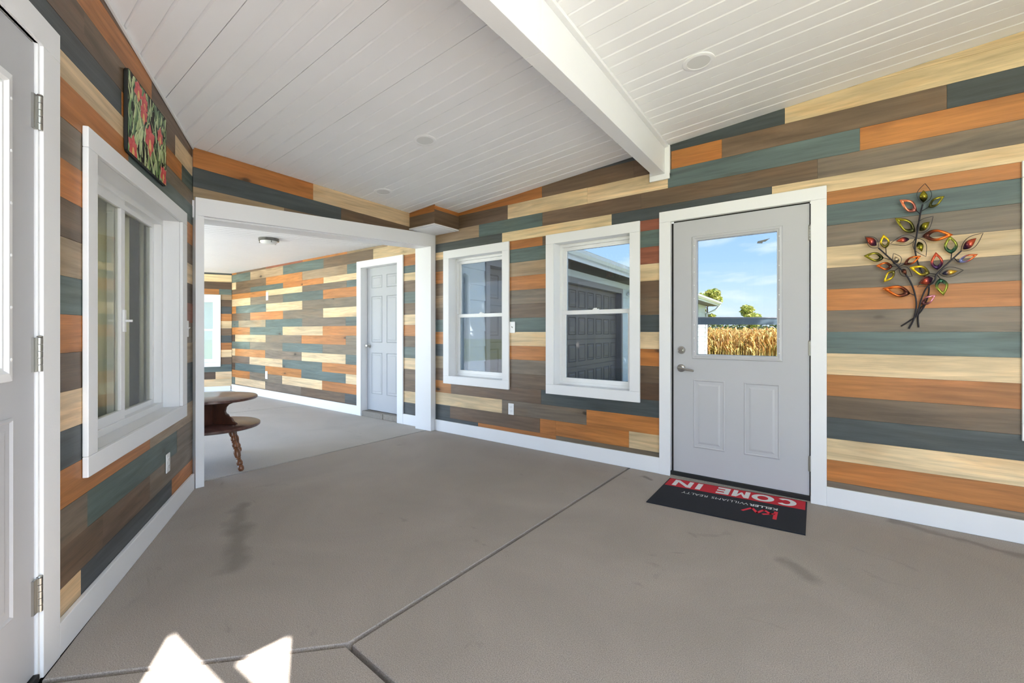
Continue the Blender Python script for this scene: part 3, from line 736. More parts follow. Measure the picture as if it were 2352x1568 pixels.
# ------------------------------------------------------------------ doors
def panel_relief(mb, fr, s0, s1, z0, z1, n, wv=.022, dep=.007):
    """raised moulding ring with a recessed bevel and raised field"""
    for (o0, o1, d0, d1) in ((0, wv*.35, 0, dep*.7), (wv*.35, wv*.7, dep*.7, -dep*.2), (wv*.7, wv*1.5, -dep*.2, -dep*.2), (wv*1.5, wv*2.2, -dep*.2, dep*.45)):
        A = [(s0+o0, z0+o0), (s1-o0, z0+o0), (s1-o0, z1-o0), (s0+o0, z1-o0)]; B = [(s0+o1, z0+o1), (s1-o1, z0+o1), (s1-o1, z1-o1), (s0+o1, z1-o1)]
        for i in range(4):
            j = (i+1) % 4; mb.face([fr.P(A[i][0], n+d0, A[i][1]), fr.P(A[j][0], n+d0, A[j][1]), fr.P(B[j][0], n+d1, B[j][1]), fr.P(B[i][0], n+d1, B[i][1])])
    o1 = wv*2.2; mb.face([fr.P(s0+o1, n+dep*.45, z0+o1), fr.P(s1-o1, n+dep*.45, z0+o1), fr.P(s1-o1, n+dep*.45, z1-o1), fr.P(s0+o1, n+dep*.45, z1-o1)])
def hinge(fr, s, z, n, par, h=.10, r=.0075):
    mb = MB(); p = fr.P(s, n, z-h/2)
    for i in range(5): mb.lathe(fr.P(s, n, z-h/2+i*h/5+.0008), (0, 0, 1), [(r, 0), (r, h/5-.0016)], 12)
    mb.lathe(fr.P(s, n, z+h/2), (0, 0, 1), [(r*.7, 0), (r*1.1, .002), (r*.9, .006), (.001, .008)], 12)
    mb.box(fr, s-.028, s, z-h/2, z+h/2, n-.012, n-.003); mb.box(fr, s, s+.01, z-h/2, z+h/2, n-.012, n-.003)
    mb.build('hinge', 'steel_hinge', par, smooth=True)
def casing3(fr, t, a, b, ztop, ca, cb_, ct, n1=.02):
    MB().box(fr, a, b, ztop-ct, ztop, .001, n1).build('casing', 'white_paint', t, bevel=.002)
    MB().box(fr, a, a+ca, 0.001, ztop-ct-.0006, .001, n1).build('casing', 'white_paint', t, bevel=.002)
    MB().box(fr, b-cb_, b, 0.001, ztop-ct-.0006, .001, n1).build('casing', 'white_paint', t, bevel=.002)

def entry_door():
    fr = RW; t = thing('door_1', (-3.33, 0, 0), 'light grey entry door with large upper glass, nickel lever and deadbolt', 'door', kind='structure')
    casing3(fr, t, DOOR[0], DOOR[1], DOOR[3], .091, .091, .088)
    for q in ((DOOR[0]+.079, DOOR[0]+.091, .0, 2.083), (DOOR[1]-.091, DOOR[1]-.079, 0, 2.083), (DOOR[0]+.08, DOOR[1]-.08, 2.083, 2.094)):
        MB().box(fr, *q, -.19, .0005).build('jamb', 'white_paint', t)
    a, b, z0, z1 = -3.798, -2.862, .045, 2.072; nf = -.004; nb = -.048
    ga, gb, gz0, gz1 = -3.604, -3.052, .998, 1.897
    mb = MB()
    for r in rects_minus(a, b, z0, z1, [(ga-.012, gb+.012, gz0-.012, gz1+.012)]): mb.box(fr, r[0], r[1], r[2], r[3], nb, nf)
    sl = mb.build('door_slab', 'door_grey', t)
    mb = MB(); panel_relief(mb, fr, -3.254, -3.019, .259, .803, nf+.001); mb.build('raised_panel', 'door_grey', t, recalc=False)
    mb = MB(); panel_relief(mb, fr, -3.622, -3.385, .262, .803, nf+.001); mb.build('raised_panel', 'door_grey', t, recalc=False)
    # glazing frame: bevelled moulding
    mb = MB(); oa, ob_, oz0, oz1 = -3.637, -3.010, .966, 1.942
    prof = [(0, nf), (.004, nf+.010), (.018, nf+.013), (.026, nf+.007), (.034, nf+.006), (.037, nf-.010), (.038, nf-.03)]
    for (o0, d0), (o1, d1) in zip(prof, prof[1:]):
        A = [(oa+o0, oz0+o0), (ob_-o0, oz0+o0), (ob_-o0, oz1-o0), (oa+o0, oz1-o0)]; B = [(oa+o1, oz0+o1), (ob_-o1, oz0+o1), (ob_-o1, oz1-o1), (oa+o1, oz1-o1)]
        for i in range(4): j = (i+1) % 4; mb.face([fr.P(A[i][0], d0, A[i][1]), fr.P(A[j][0], d0, A[j][1]), fr.P(B[j][0], d1, B[j][1]), fr.P(B[i][0], d1, B[i][1])])
    lf = mb.build('glazing_frame', 'door_grey', t, recalc=False)
    MB().box(fr, oa+.038, ob_-.038, oz0+.038, oz1-.038, nf-.026, nf-.021).build('pane', 'tinted_glass', lf)
    mb = MB(); 
    for i in range(9): mb.lathe(fr.P(ob_-.02, nf+.0125, oz0+.06+i*.105), (0, 1, 0), [(.0035, 0), (.0035, .0015), (.001, .002)], 8); mb.lathe(fr.P(oa+.02, nf+.0125, oz0+.06+i*.105), (0, 1, 0), [(.0035, 0), (.0035, .0015), (.001, .002)], 8)
    mb.build('screw_cap', 'white_vinyl', lf)
    mb = MB(); mb.prism(fr, [(-3.470, 1.836), (-3.505, 1.832), (-3.508, 1.842), (-3.525, 1.843), (-3.556, 1.864), (-3.520, 1.858), (-3.474, 1.851)], nf-.0205, nf-.0198)
    mb.build('glass_sticker', 'sticker', lf)
    # deadbolt and lever
    db = MB(); db.lathe(fr.P(-2.927, nf, 1.033), (0, 1, 0), [(.031, 0), (.031, .008), (.027, .016), (.022, .020), (.001, .020)], 28)
    dbo = db.build('deadbolt', 'nickel', t, smooth=True)
    mb = MB(); mb.box(fr, -2.945, -2.909, 1.027, 1.039, nf+.020, nf+.034); mb.build('thumb_turn', 'nickel', dbo, bevel=.002)
    lv = MB(); lv.lathe(fr.P(-2.925, nf, .887), (0, 1, 0), [(.032, 0), (.032, .006), (.026, .014), (.014, .018), (.012, .05), (.001, .052)], 28)
    lvo = lv.build('lever_handle', 'nickel', t, smooth=True)
    mb = MB(); mb.tube([fr.P(-2.915, nf+.045, .890), fr.P(-2.95, nf+.052, .886), fr.P(-3.035, nf+.050, .872)], [.012, .0095, .008], 14); mb.build('lever', 'nickel', lvo, smooth=True)
    for z in (1.865, 1.065, .265): hinge(fr, -3.801, z, nf+.006, t)
    MB().box(fr, DOOR[0]+.09, DOOR[1]-.09, .012, .043, -.16, .012).build('threshold', 'black_rubber', t, bevel=.003)
    MB().box(fr, DOOR[0]+.09, DOOR[1]-.09, .001, .012, -.16, .02).build('sill_step', 'step_concrete', t)
    mb = MB(); mb.box(fr, b+.001, b+.018, z0, z1, nb+.005, nf-.012); mb.box(fr, a-.009, a-.001, z0, z1, nb+.005, nf-.012); mb.box(fr, a, b, z1+.001, 2.083, nb+.005, nf-.012); mb.build('weather_strip', 'dark_gap', t)
entry_door()

def back_door():
    fr = RW; t = thing('door_2', (1.09, 0, 0), 'grey six-panel door with round knob in the back room plank wall', 'door', kind='structure')
    casing3(fr, t, BDOOR[0], BDOOR[1], BDOOR[3], .118, .10, .092)
    for q in ((BDOOR[0]+.104, BDOOR[0]+.118, .0, 2.08), (BDOOR[1]-.10, BDOOR[1]-.086, 0, 2.08), (BDOOR[0]+.1, BDOOR[1]-.09, 2.08, 2.094)):
        MB().box(fr, *q, -.19, .0005).build('jamb', 'white_paint', t)
    a, b, z0, z1 = .697, 1.493, .085, 2.078; nf = -.085
    MB().box(fr, a, b, z0, z1, nf-.04, nf).build('door_slab', 'back_door_grey', t)
    w_ = b-a; cols = ((a+.135*w_, a+.44*w_), (a+.56*w_, a+.865*w_))
    for s0, s1 in cols:
        for q0, q1 in ((.115, .405), (.475, .80), (.855, .945)):
            mb = MB(); panel_relief(mb, fr, s0, s1, z0+q0*(z1-z0), z0+q1*(z1-z0), nf+.001, .02, .008); mb.build('raised_panel', 'back_door_grey', t, recalc=False)
    k = MB(); k.lathe(fr.P(b-.06, nf, .985), (0, 1, 0), [(.03, 0), (.03, .006), (.014, .012), (.012, .03), (.022, .038), (.027, .05), (.024, .062), (.012, .068), (.001, .069)], 24); k.build('door_knob', 'nickel', t, smooth=True)
    MB().box(fr, a-.02, 1.02, 0.0, .075, -.18, -.005).build('step_block', 'step_concrete', t, bevel=.006)
    MB().box(fr, 1.026, b+.004, 0.0, .072, -.18, -.001).build('step_block', 'step_concrete', t, bevel=.006)
back_door()

def house_door():
    fr = LF; t = thing('door_3', fr.P(-2.1, 0, 0), 'white steel house door with tall glass insert and steel hinges', 'door', kind='structure')
    a, b = LDOOR[0], LDOOR[1]
    casing3(fr, t, a, b, 2.255, .109, .109, .10, .021)
    mb = MB()
    for q in ((b-.122, b-.109, 0, 2.155), (a+.109, a+.122, 0, 2.155), (a+.109, b-.109, 2.155, 2.168)): mb.box(fr, *q, -.19, .012)
    mb.build('jamb', 'white_paint', t)
    s0, s1, z0, z1 = a+.127, b-.128, .03, 2.148; nf = .004
    ga, gb, gz0, gz1 = s0+.18, s1-.181, 1.07, 1.93
    mb = MB()
    for r in rects_minus(s0, s1, z0, z1, [(ga, gb, gz0, gz1)]): mb.box(fr, r[0], r[1], r[2], r[3], nf-.045, nf)
    mb.build('door_slab', 'door_grey', t)
    mb = MB(); o_ = .045; oa, ob_, oz0, oz1 = ga-o_, gb+o_, gz0-o_, gz1+o_
    prof = [(0, nf), (.004, nf+.012), (.028, nf+.016), (.038, nf+.008), (.046, nf+.008), (.048, nf-.02)]
    for (o0, d0), (o1, d1) in zip(prof, prof[1:]):
        A = [(oa+o0, oz0+o0), (ob_-o0, oz0+o0), (ob_-o0, oz1-o0), (oa+o0, oz1-o0)]; B = [(oa+o1, oz0+o1), (ob_-o1, oz0+o1), (ob_-o1, oz1-o1), (oa+o1, oz1-o1)]
        for i in range(4): j = (i+1) % 4; mb.face([fr.P(A[i][0], d0, A[i][1]), fr.P(A[j][0], d0, A[j][1]), fr.P(B[j][0], d1, B[j][1]), fr.P(B[i][0], d1, B[i][1])])
    lf = mb.build('glazing_frame', 'white_paint', t, recalc=False)
    mb = MB()
    for i in range(6): mb.lathe(fr.P(ob_-.016, nf+.014, oz0+.07+i*.16), (fr.n[0], fr.n[1], 0), [(.005, 0), (.005, .002), (.001, .003)], 10)
    mb.build('screw_cap', 'white_vinyl', lf)
    MB().box(fr, ga, gb, gz0, gz1, nf-.02, nf-.015).build('pane', 'house_glass', lf)
    MB().box(fr, ga, gb, gz0, gz1, nf-.036, nf-.030).build('blind', 'white_vinyl', lf)
    for q0, q1 in ((.12, .42),):
        for c0, c1 in ((.12, .45), (.55, .88)):
            mb = MB(); w_ = s1-s0; panel_relief(mb, fr, s0+c0*w_, s0+c1*w_, z0+q0*2.1, z0+q1*2.1, nf+.001); mb.build('raised_panel', 'door_grey', t, recalc=False)
    for z in (1.92, 1.103, .29): hinge(fr, s1+.012, z, nf+.010, t, .115, .0085)
    mb = MB(); mb.box(fr, s1+.001, s1+.004, z0, z1, nf-.03, nf-.004); mb.box(fr, s0, s1, z1+.001, z1+.006, nf-.03, nf-.004); mb.build('weather_strip', 'dark_gap', t)
    MB().box(fr, a+.123, b-.123, .001, .026, -.15, .018).build('threshold', 'black_rubber', t, bevel=.003)
house_door()

# ------------------------------------------------------------------ switches and outlets
def plate(name, fr, s, z, label, kind, w_=.073, h=.118, n=.0006, cat='switch'):
    t = thing(name, fr.P(s, n, z-h/2), label, cat)
    MB().box(fr, s-w_/2, s+w_/2, z-h/2, z+h/2, n, n+.006).build('cover_plate', 'plate_white', t, bevel=.003)
    if kind == 'outlet':
        for dz in (-.021, .021):
            mb = MB(); poly = [(s+.017*math.cos(a)*1.0, z+dz+.0145*math.sin(a)) for a in [i*math.pi/8 for i in range(16)]]; mb.prism(fr, poly, n+.006, n+.0085); r = mb.build('receptacle', 'plate_white', t)
            mb = MB(); mb.box(fr, s-.008, s-.006, z+dz-.002, z+dz+.007, n+.0085, n+.0088); mb.box(fr, s+.006, s+.008, z+dz-.002, z+dz+.007, n+.0085, n+.0088); mb.box(fr, s-.002, s+.002, z+dz-.010, z+dz-.006, n+.0085, n+.0088); mb.build('slot', 'dark_gap', r)
    elif kind == 'toggle':
        mb = MB(); mb.prism(fr, [(s-.005, z-.011), (s+.005, z-.011), (s+.005, z+.011), (s-.005, z+.011)], n+.006, n+.008); mb.build('switch_slot', 'plate_white', t)
        mb = MB(); mb.tube([fr.P(s, n+.006, z-.002), fr.P(s, n+.022, z+.010)], [.0045, .0035], 8); mb.build('toggle', 'plate_white', t)
plate('wall_switch', RW, -1.193, 1.228, 'white toggle switch plate between the two plain windows', 'toggle')
plate('wall_outlet', RW, -1.176, .373, 'white duplex outlet in the plank wall under the windows', 'outlet', cat='outlet')
plate('wall_switch', RW, 4.40, 1.823, 'white plate high on the back room plank wall', 'toggle', .085, .15)
plate('wall_outlet', RW, 4.43, .402, 'white outlet low on the back room plank wall', 'outlet', .085, .14, cat='outlet')
plate('wall_switch', LF, .272, 1.202, 'white toggle switch plate beside the sliding window', 'toggle')
plate('wall_outlet', LF, -.172, .354, 'white outlet below the sliding window', 'outlet', cat='outlet')

# ------------------------------------------------------------------ ceiling lights
def wafer(x, y, label):
    n = Vector((.0705, -.018, 1)).normalized(); z = ceil_z(x, y); t = thing('recessed_light', (x, y, z), label, 'ceiling light', 'flat round lights in the sloped ceiling')
    mb = MB(); mb.lathe(Vector((x, y, z)), -n, [(.088, -.001), (.088, .004), (.083, .0065), (.066, .0065), (.063, .004), (.001, .004)], 48); mb.build('trim_ring', 'ceiling_vinyl', t, smooth=True)
    mb = MB(); mb.lathe(Vector((x, y, z))-n*.0042, -n, [(.0625, 0), (.0625, .0006), (.001, .0008)], 48); mb.build('lens', 'lens_white', t, smooth=True)
wafer(-3.33, .962, 'flat white round ceiling light beyond the beam, above the entry door side')
wafer(-1.443, 1.416, 'flat white round ceiling light midway between beam and opening')
wafer(-.35, .996, 'flat white round ceiling light close to the header over the opening')
t = thing('flush_light', (1.82, 1.12, 2.352), 'round chrome flush-mount ceiling light with frosted glass in the back room', 'ceiling light')
c0 = Vector((1.82, 1.12, 2.352)); dn = Vector((0, 0, -1))
mb = MB(); mb.lathe(c0, dn, [(.118, 0), (.118, .030), (.112, .034), (.100, .034)], 40); mb.build('chrome_band', 'chrome', t, smooth=True)
mb = MB(); mb.lathe(c0, dn, [(.100, .030), (.098, .044), (.080, .060), (.045, .070), (.001, .073)], 40); mb.build('glass_shade', 'frosted_glass', t, smooth=True)
for i in range(3):
    a = .9+i*2*math.pi/3; p = c0+Vector((math.cos(a)*.106, math.sin(a)*.106, -.034)); mb = MB(); mb.lathe(p, dn, [(.004, 0), (.004, .014), (.007, .016), (.007, .022), (.001, .024)], 10); mb.build('finial', 'chrome', t, smooth=True)

# ------------------------------------------------------------------ door mat
def mat_():
    ang = math.radians(4.2); o = Vector((-3.787, .016, .0)); X = Vector((math.cos(ang), math.sin(ang), 0)); Y = Vector((-X.y, X.x, 0))
    t = thing('door_mat', o+X*.46+Y*.3, 'black and red door mat reading COME IN in front of the entry door', 'mat')
    fr = Fr((o.x, o.y), (X.x, X.y), (Y.x, Y.y))
    def slab(name, x0, x1, y0, y1, z0, z1, m_, par=t):
        return MB().hprism([fr.P(x, y, 0)[:2] for x, y in ((x0, y0), (x1, y0), (x1, y1), (x0, y1))], z0, z1).build(name, m_, par, bevel=.001 if z0 < .002 else 0)
    slab('mat_body', 0, .927, .0, .617, .0006, .007, 'mat_black')
    slab('red_band', .009, .918, .009, .187, .007, .0078, 'mat_red')
    def text(body, name, x0, x1, y0, y1, z, m_, bold=0):
        cu = bpy.data.curves.new(name, 'FONT'); cu.body = body; cu.size = 1; cu.offset = bold; cu.resolution_u = 4
        tmp = bpy.data.objects.new('tmp', cu); C.objects.link(tmp); dg = bpy.context.evaluated_depsgraph_get(); dg.update()
        me = tmp.evaluated_get(dg).to_mesh(); vs_ = [v.co.copy() for v in me.vertices]; fs = [list(p.vertices) for p in me.polygons]
        tmp.evaluated_get(dg).to_mesh_clear(); bpy.data.objects.remove(tmp)
        mnx, mxx = min(v.x for v in vs_), max(v.x for v in vs_); mny, mxy = min(v.y for v in vs_), max(v.y for v in vs_)
        mb = MB()
        for v in vs_: mb.v.append(fr.P(x0+(v.x-mnx)/(mxx-mnx)*(x1-x0), y0+(v.y-mny)/(mxy-mny)*(y1-y0), z)); mb.uv.append((0, 0)); mb.col.append(None)
        mb.f = fs; return mb.build(name, m_, t, recalc=False)
    # wide bold COME IN, letter by letter from flat strokes
    zt = .0083; ly0, ly1 = .026, .168
    def quad(mb, pts): mb.face([fr.P(x, y, zt) for x, y in pts])
    def rect(mb, x0, x1, y0, y1): quad(mb, [(x0, y0), (x1, y0), (x1, y1), (x0, y1)])
    def arc(mb, cx, cy, rx, ry, th, a0, a1, k=28):
        for i in range(k):
            p, q = (math.radians(a0+(a1-a0)*j/k) for j in (i, i+1))
            quad(mb, [(cx+rx*math.cos(p), cy+ry*math.sin(p)), (cx+rx*math.cos(q), cy+ry*math.sin(q)), (cx+(rx-th)*math.cos(q), cy+(ry-th*.8)*math.sin(q)), (cx+(rx-th)*math.cos(p), cy+(ry-th*.8)*math.sin(p))])
    cyl, ryl = (ly0+ly1)/2, (ly1-ly0)/2
    L_C = MB(); arc(L_C, .122, cyl, .062, ryl, .036, 42, 318)
    L_O = MB(); arc(L_O, .262, cyl, .070, ryl, .036, 0, 360)
    L_M = MB(); rect(L_M, .345, .376, ly0, ly1); rect(L_M, .424, .455, ly0, ly1); quad(L_M, [(.3765, ly1), (.3765, ly1-.055), (.396, ly0+.03), (.3998, ly0+.03), (.3998, ly0+.075)]); quad(L_M, [(.4235, ly1), (.4235, ly1-.055), (.404, ly0+.03), (.4002, ly0+.03), (.4002, ly0+.075)])
    L_E = MB(); rect(L_E, .475, .509, ly0, ly1)
    for q0, q1 in ((0, .22), (.39, .61), (.78, 1)): rect(L_E, .5095, .560, ly0+q0*(ly1-ly0), ly0+q1*(ly1-ly0))
    L_I = MB(); rect(L_I, .668, .704, ly0, ly1)
    L_N = MB(); rect(L_N, .735, .766, ly0, ly1); rect(L_N, .841, .872, ly0, ly1); quad(L_N, [(.7665, ly1), (.7665, ly1-.05), (.8405, ly0), (.8405, ly0+.05)])
    for m_ in (L_C, L_O, L_M, L_E, L_I, L_N): m_.build('letter', 'mat_white', t, recalc=False)
    text('KELLER', 'lettering', .160, .328, .262, .304, .0076, 'mat_white', .022)
    text('WILLIAMS', 'lettering', .332, .566, .262, .304, .0076, 'mat_white', -.008)
    text('REALTY', 'lettering', .592, .768, .262, .304, .0076, 'mat_white', -.008)
    # the kw mark: k with a joined zigzag w
    def bar(mb, pts, wv):
        for p, q in zip(pts, pts[1:]):
            d = Vector((q[0]-p[0], q[1]-p[1])).normalized(); n_ = Vector((-d.y, d.x))*wv/2; e = d*wv*.3
            mb.face([fr.P(p[0]-e.x+n_.x, p[1]-e.y+n_.y, .0076), fr.P(p[0]-e.x-n_.x, p[1]-e.y-n_.y, .0076), fr.P(q[0]+e.x-n_.x, q[1]+e.y-n_.y, .0076), fr.P(q[0]+e.x+n_.x, q[1]+e.y+n_.y, .0076)])
    mb = MB(); bar(mb, [(.166, .334), (.166, .466)], .022); bar(mb, [(.176, .378), (.232, .418)], .02); bar(mb, [(.192, .392), (.235, .336), (.268, .416), (.304, .338), (.352, .420)], .019)
    mb.build('logo', 'mat_logo_red', t, recalc=False)
mat_()

# ------------------------------------------------------------------ metal leaf wall art
def art():
    K = 4.4806
    def uvp(cx, cy):                                    # crop pixel -> wall metres
        u, v = 1970+cx/K, 420+cy/K; s = us(u); Yd = (s-CAM[0])*FWD[0]+(0-CAM[1])*FWD[1]; return s, 1.18+(762-v)*Yd/1045
    t = thing('leaf_wall_art', RW.P(-4.36, .004, .95), 'metal wall art of three stems with copper, gold and olive leaves', 'wall art')
    def P(c_, n): s, z = uvp(*c_); return RW.P(s, n, z)
    def smooth_pts(pts, k=6):
        out = []
        for i in range(len(pts)-1):
            p0, p1, p2, p3 = pts[max(i-1, 0)], pts[i], pts[i+1], pts[min(i+2, len(pts)-1)]
            for j in range(k):
                x = j/k; out.append(tuple(.5*((2*p1[a])+(-p0[a]+p2[a])*x+(2*p0[a]-5*p1[a]+4*p2[a]-p3[a])*x*x+(-p0[a]+3*p1[a]-3*p2[a]+p3[a])*x**3) for a in (0, 1, 2)))
        out.append(pts[-1]); return out
    def stem(pts, r=.0042):
        q = smooth_pts([(P((a, b), n)) for a, b, n in pts]); MB().tube(q, r, 8).build('stem', 'stem_metal', t, smooth=True)
    stem([(665, 232, .03), (640, 330, .034), (600, 560, .04), (585, 690, .036), (620, 840, .03), (690, 980, .03), (728, 1080, .03), (705, 1210, .026), (630, 1310, .02), (618, 1390, .014), (627, 1485, .008)])
    stem([(212, 675, .03), (300, 755, .032), (415, 865, .035), (500, 960, .034), (565, 1080, .03), (600, 1240, .026), (580, 1390, .018), (525, 1500, .008)])
    stem([(1060, 705, .03), (940, 815, .034), (805, 945, .04), (785, 1005, .036), (700, 1090, .034), (650, 1200, .03), (622, 1310, .026), (600, 1380, .018)])
    stem([(690, 1255, .028), (640, 1330, .022), (570, 1395, .014), (445, 1475, .008)])
    pal = dict(olive=((150, 140, 40), (60, 60, 30)), yellow=((236, 200, 40), (120, 110, 50)), orange=((226, 110, 40), (90, 50, 40)), copper=((238, 140, 100), (150, 90, 80)), red=((206, 90, 60), (70, 50, 90)), blue=((220, 110, 60), (130, 140, 190)), dark=((120, 70, 50), (50, 40, 45)), pink=((220, 140, 160), (110, 70, 70)), gold=((230, 180, 60), (90, 100, 150)), green=((150, 150, 60), (50, 90, 70)), grey=((200, 180, 150), (90, 95, 100)))
    def outline(base, tip, hw, k=14):
        bx, by = base; tx, ty = tip; L = math.hypot(tx-bx, ty-by); dx_, dy_ = (tx-bx)/L, (ty-by)/L; nx, ny = -dy_, dx_; pts = []
        w_ = lambda x: hw*math.sin(math.pi*min(1, x**.85))*(1.0-.25*x)*1.12
        for i in range(k+1):
            x = i/k; pts.append((bx+dx_*L*x+nx*w_(x), by+dy_*L*x+ny*w_(x), x))
        for i in range(k-1, 0, -1):
            x = i/k; pts.append((bx+dx_*L*x-nx*w_(x), by+dy_*L*x-ny*w_(x), x))
        return pts
    def colr(pk, x):
        a, b_ = lin(pal[pk][0]), lin(pal[pk][1]); f = 1/(1+math.exp(-(x-.38)*14)); return tuple(b_[i]+(a[i]-b_[i])*f for i in range(3))
    def nof(x): return .028+.02*math.sin(x*2.4)
    def ring(base, tip, hw, pk):
        o = outline(base, tip, hw); cx = (base[0]+tip[0])/2; cy = (base[1]+tip[1])/2; mb = MB(); k = len(o); fk = .54
        for sc_, dn_ in ((1, 0), (fk, .002)):
            for x, y_, f in o: mb.v.append(P((cx+(x-cx)*(sc_ if sc_ < 1 else 1), cy+(y_-cy)*sc_), nof(f)+dn_)); mb.uv.append((0, 0)); mb.col.append(colr(pk, f))
        for i in range(k): j = (i+1) % k; mb.f.append([i, j, k+j, k+i])
        ob = mb.build('leaf', 'leaf_metal', t, recalc=False, smooth=True); sm = ob.modifiers.new('sheet', 'SOLIDIFY'); sm.thickness = .0012
    def solid(base, tip, hw, pk):
        o = outline(base, tip, hw); mb = MB(); k = len(o)
        for x, y_, f in o: mb.v.append(P((x, y_), nof(f)+.001)); mb.uv.append((0, 0)); mb.col.append(colr(pk, f))
        m_ = 14; 
        for i in range(m_):
            a, b_, c_, d_ = i, i+1, (k-i-1) % k, (k-i) % k
            mb.f.append([x for n_, x in enumerate((a, b_, c_, d_)) if x not in (a, b_, c_, d_)[:n_]])
        mb.f = [f for f in mb.f if len(f) > 2]
        ob = mb.build('leaf', 'leaf_metal', t, recalc=False, smooth=True); sm = ob.modifiers.new('sheet', 'SOLIDIFY'); sm.thickness = .0012
    def wire(base, tip, hw):
        o = outline(base, tip, hw); q = [P((x, y_), nof(f)+.003) for x, y_, f in o]; MB().tube(q+[q[0]], .0016, 6).build('wire_leaf', 'stem_metal', t, smooth=True)
    for a in [((605, 300), (425, 188), 58, 'copper'), ((720, 262), (885, 150), 40, 'olive'), ((590, 510), (378, 375), 62, 'olive'), ((660, 555), (975, 545), 60, 'orange'),
              ((288, 680), (262, 540), 52, 'yellow'), ((270, 778), (60, 758), 48, 'olive'), ((470, 845), (648, 758), 38, 'orange'), ((360, 865), (185, 860), 42, 'orange'), ((380, 905), (265, 1028), 40, 'yellow'),
              ((958, 738), (935, 550), 72, 'green'), ((1025, 820), (1225, 742), 36, 'blue'), ((815, 900), (795, 720), 66, 'red'), ((740, 935), (525, 875), 52, 'yellow'), ((840, 985), (875, 1165), 68, 'green'),
              ((540, 1140), (252, 1090), 58, 'orange'), ((650, 1250), (800, 1155), 40, 'pink')]: ring(*a)
    for a in [((672, 212), (670, 90), 42, 'olive'), ((630, 500), (735, 412), 34, 'olive'), ((530, 585), (388, 612), 26, 'red'), ((620, 612), (655, 720), 36, 'olive'), ((195, 650), (80, 568), 38, 'red'), ((405, 830), (385, 765), 26, 'grey'),
              ((450, 890), (500, 950), 24, 'dark'), ((1075, 690), (1208, 578), 38, 'red'), ((860, 940), (1018, 915), 27, 'gold'), ((770, 985), (620, 1040), 42, 'red')]: solid(*a)
    for a in [((672, 222), (685, 25), 75), ((605, 520), (768, 358), 62), ((595, 575), (330, 638), 52), ((585, 580), (695, 768), 66), ((210, 670), (75, 560), 52), ((425, 850), (365, 735), 48), ((425, 885), (555, 968), 48), ((1055, 705), (1275, 528), 58), ((830, 940), (1075, 905), 50), ((800, 970), (608, 1075), 46)]: wire(*a)
    for p, q in (((605, 300), (640, 335)), ((720, 262), (650, 302)), ((288, 680), (292, 745)), ((270, 778), (330, 795)), ((958, 738), (950, 808)), ((1025, 820), (985, 780)), ((540, 1140), (580, 1160)), ((650, 1250), (640, 1240)), ((360, 865), (405, 860)), ((380, 905), (420, 880)), ((740, 935), (800, 945)), ((840, 985), (805, 950)), ((470, 845), (425, 865))):
        MB().tube([P(p, .03), P(q, .033)], .0024, 6).build('twig', 'stem_metal', t, smooth=True)
art()

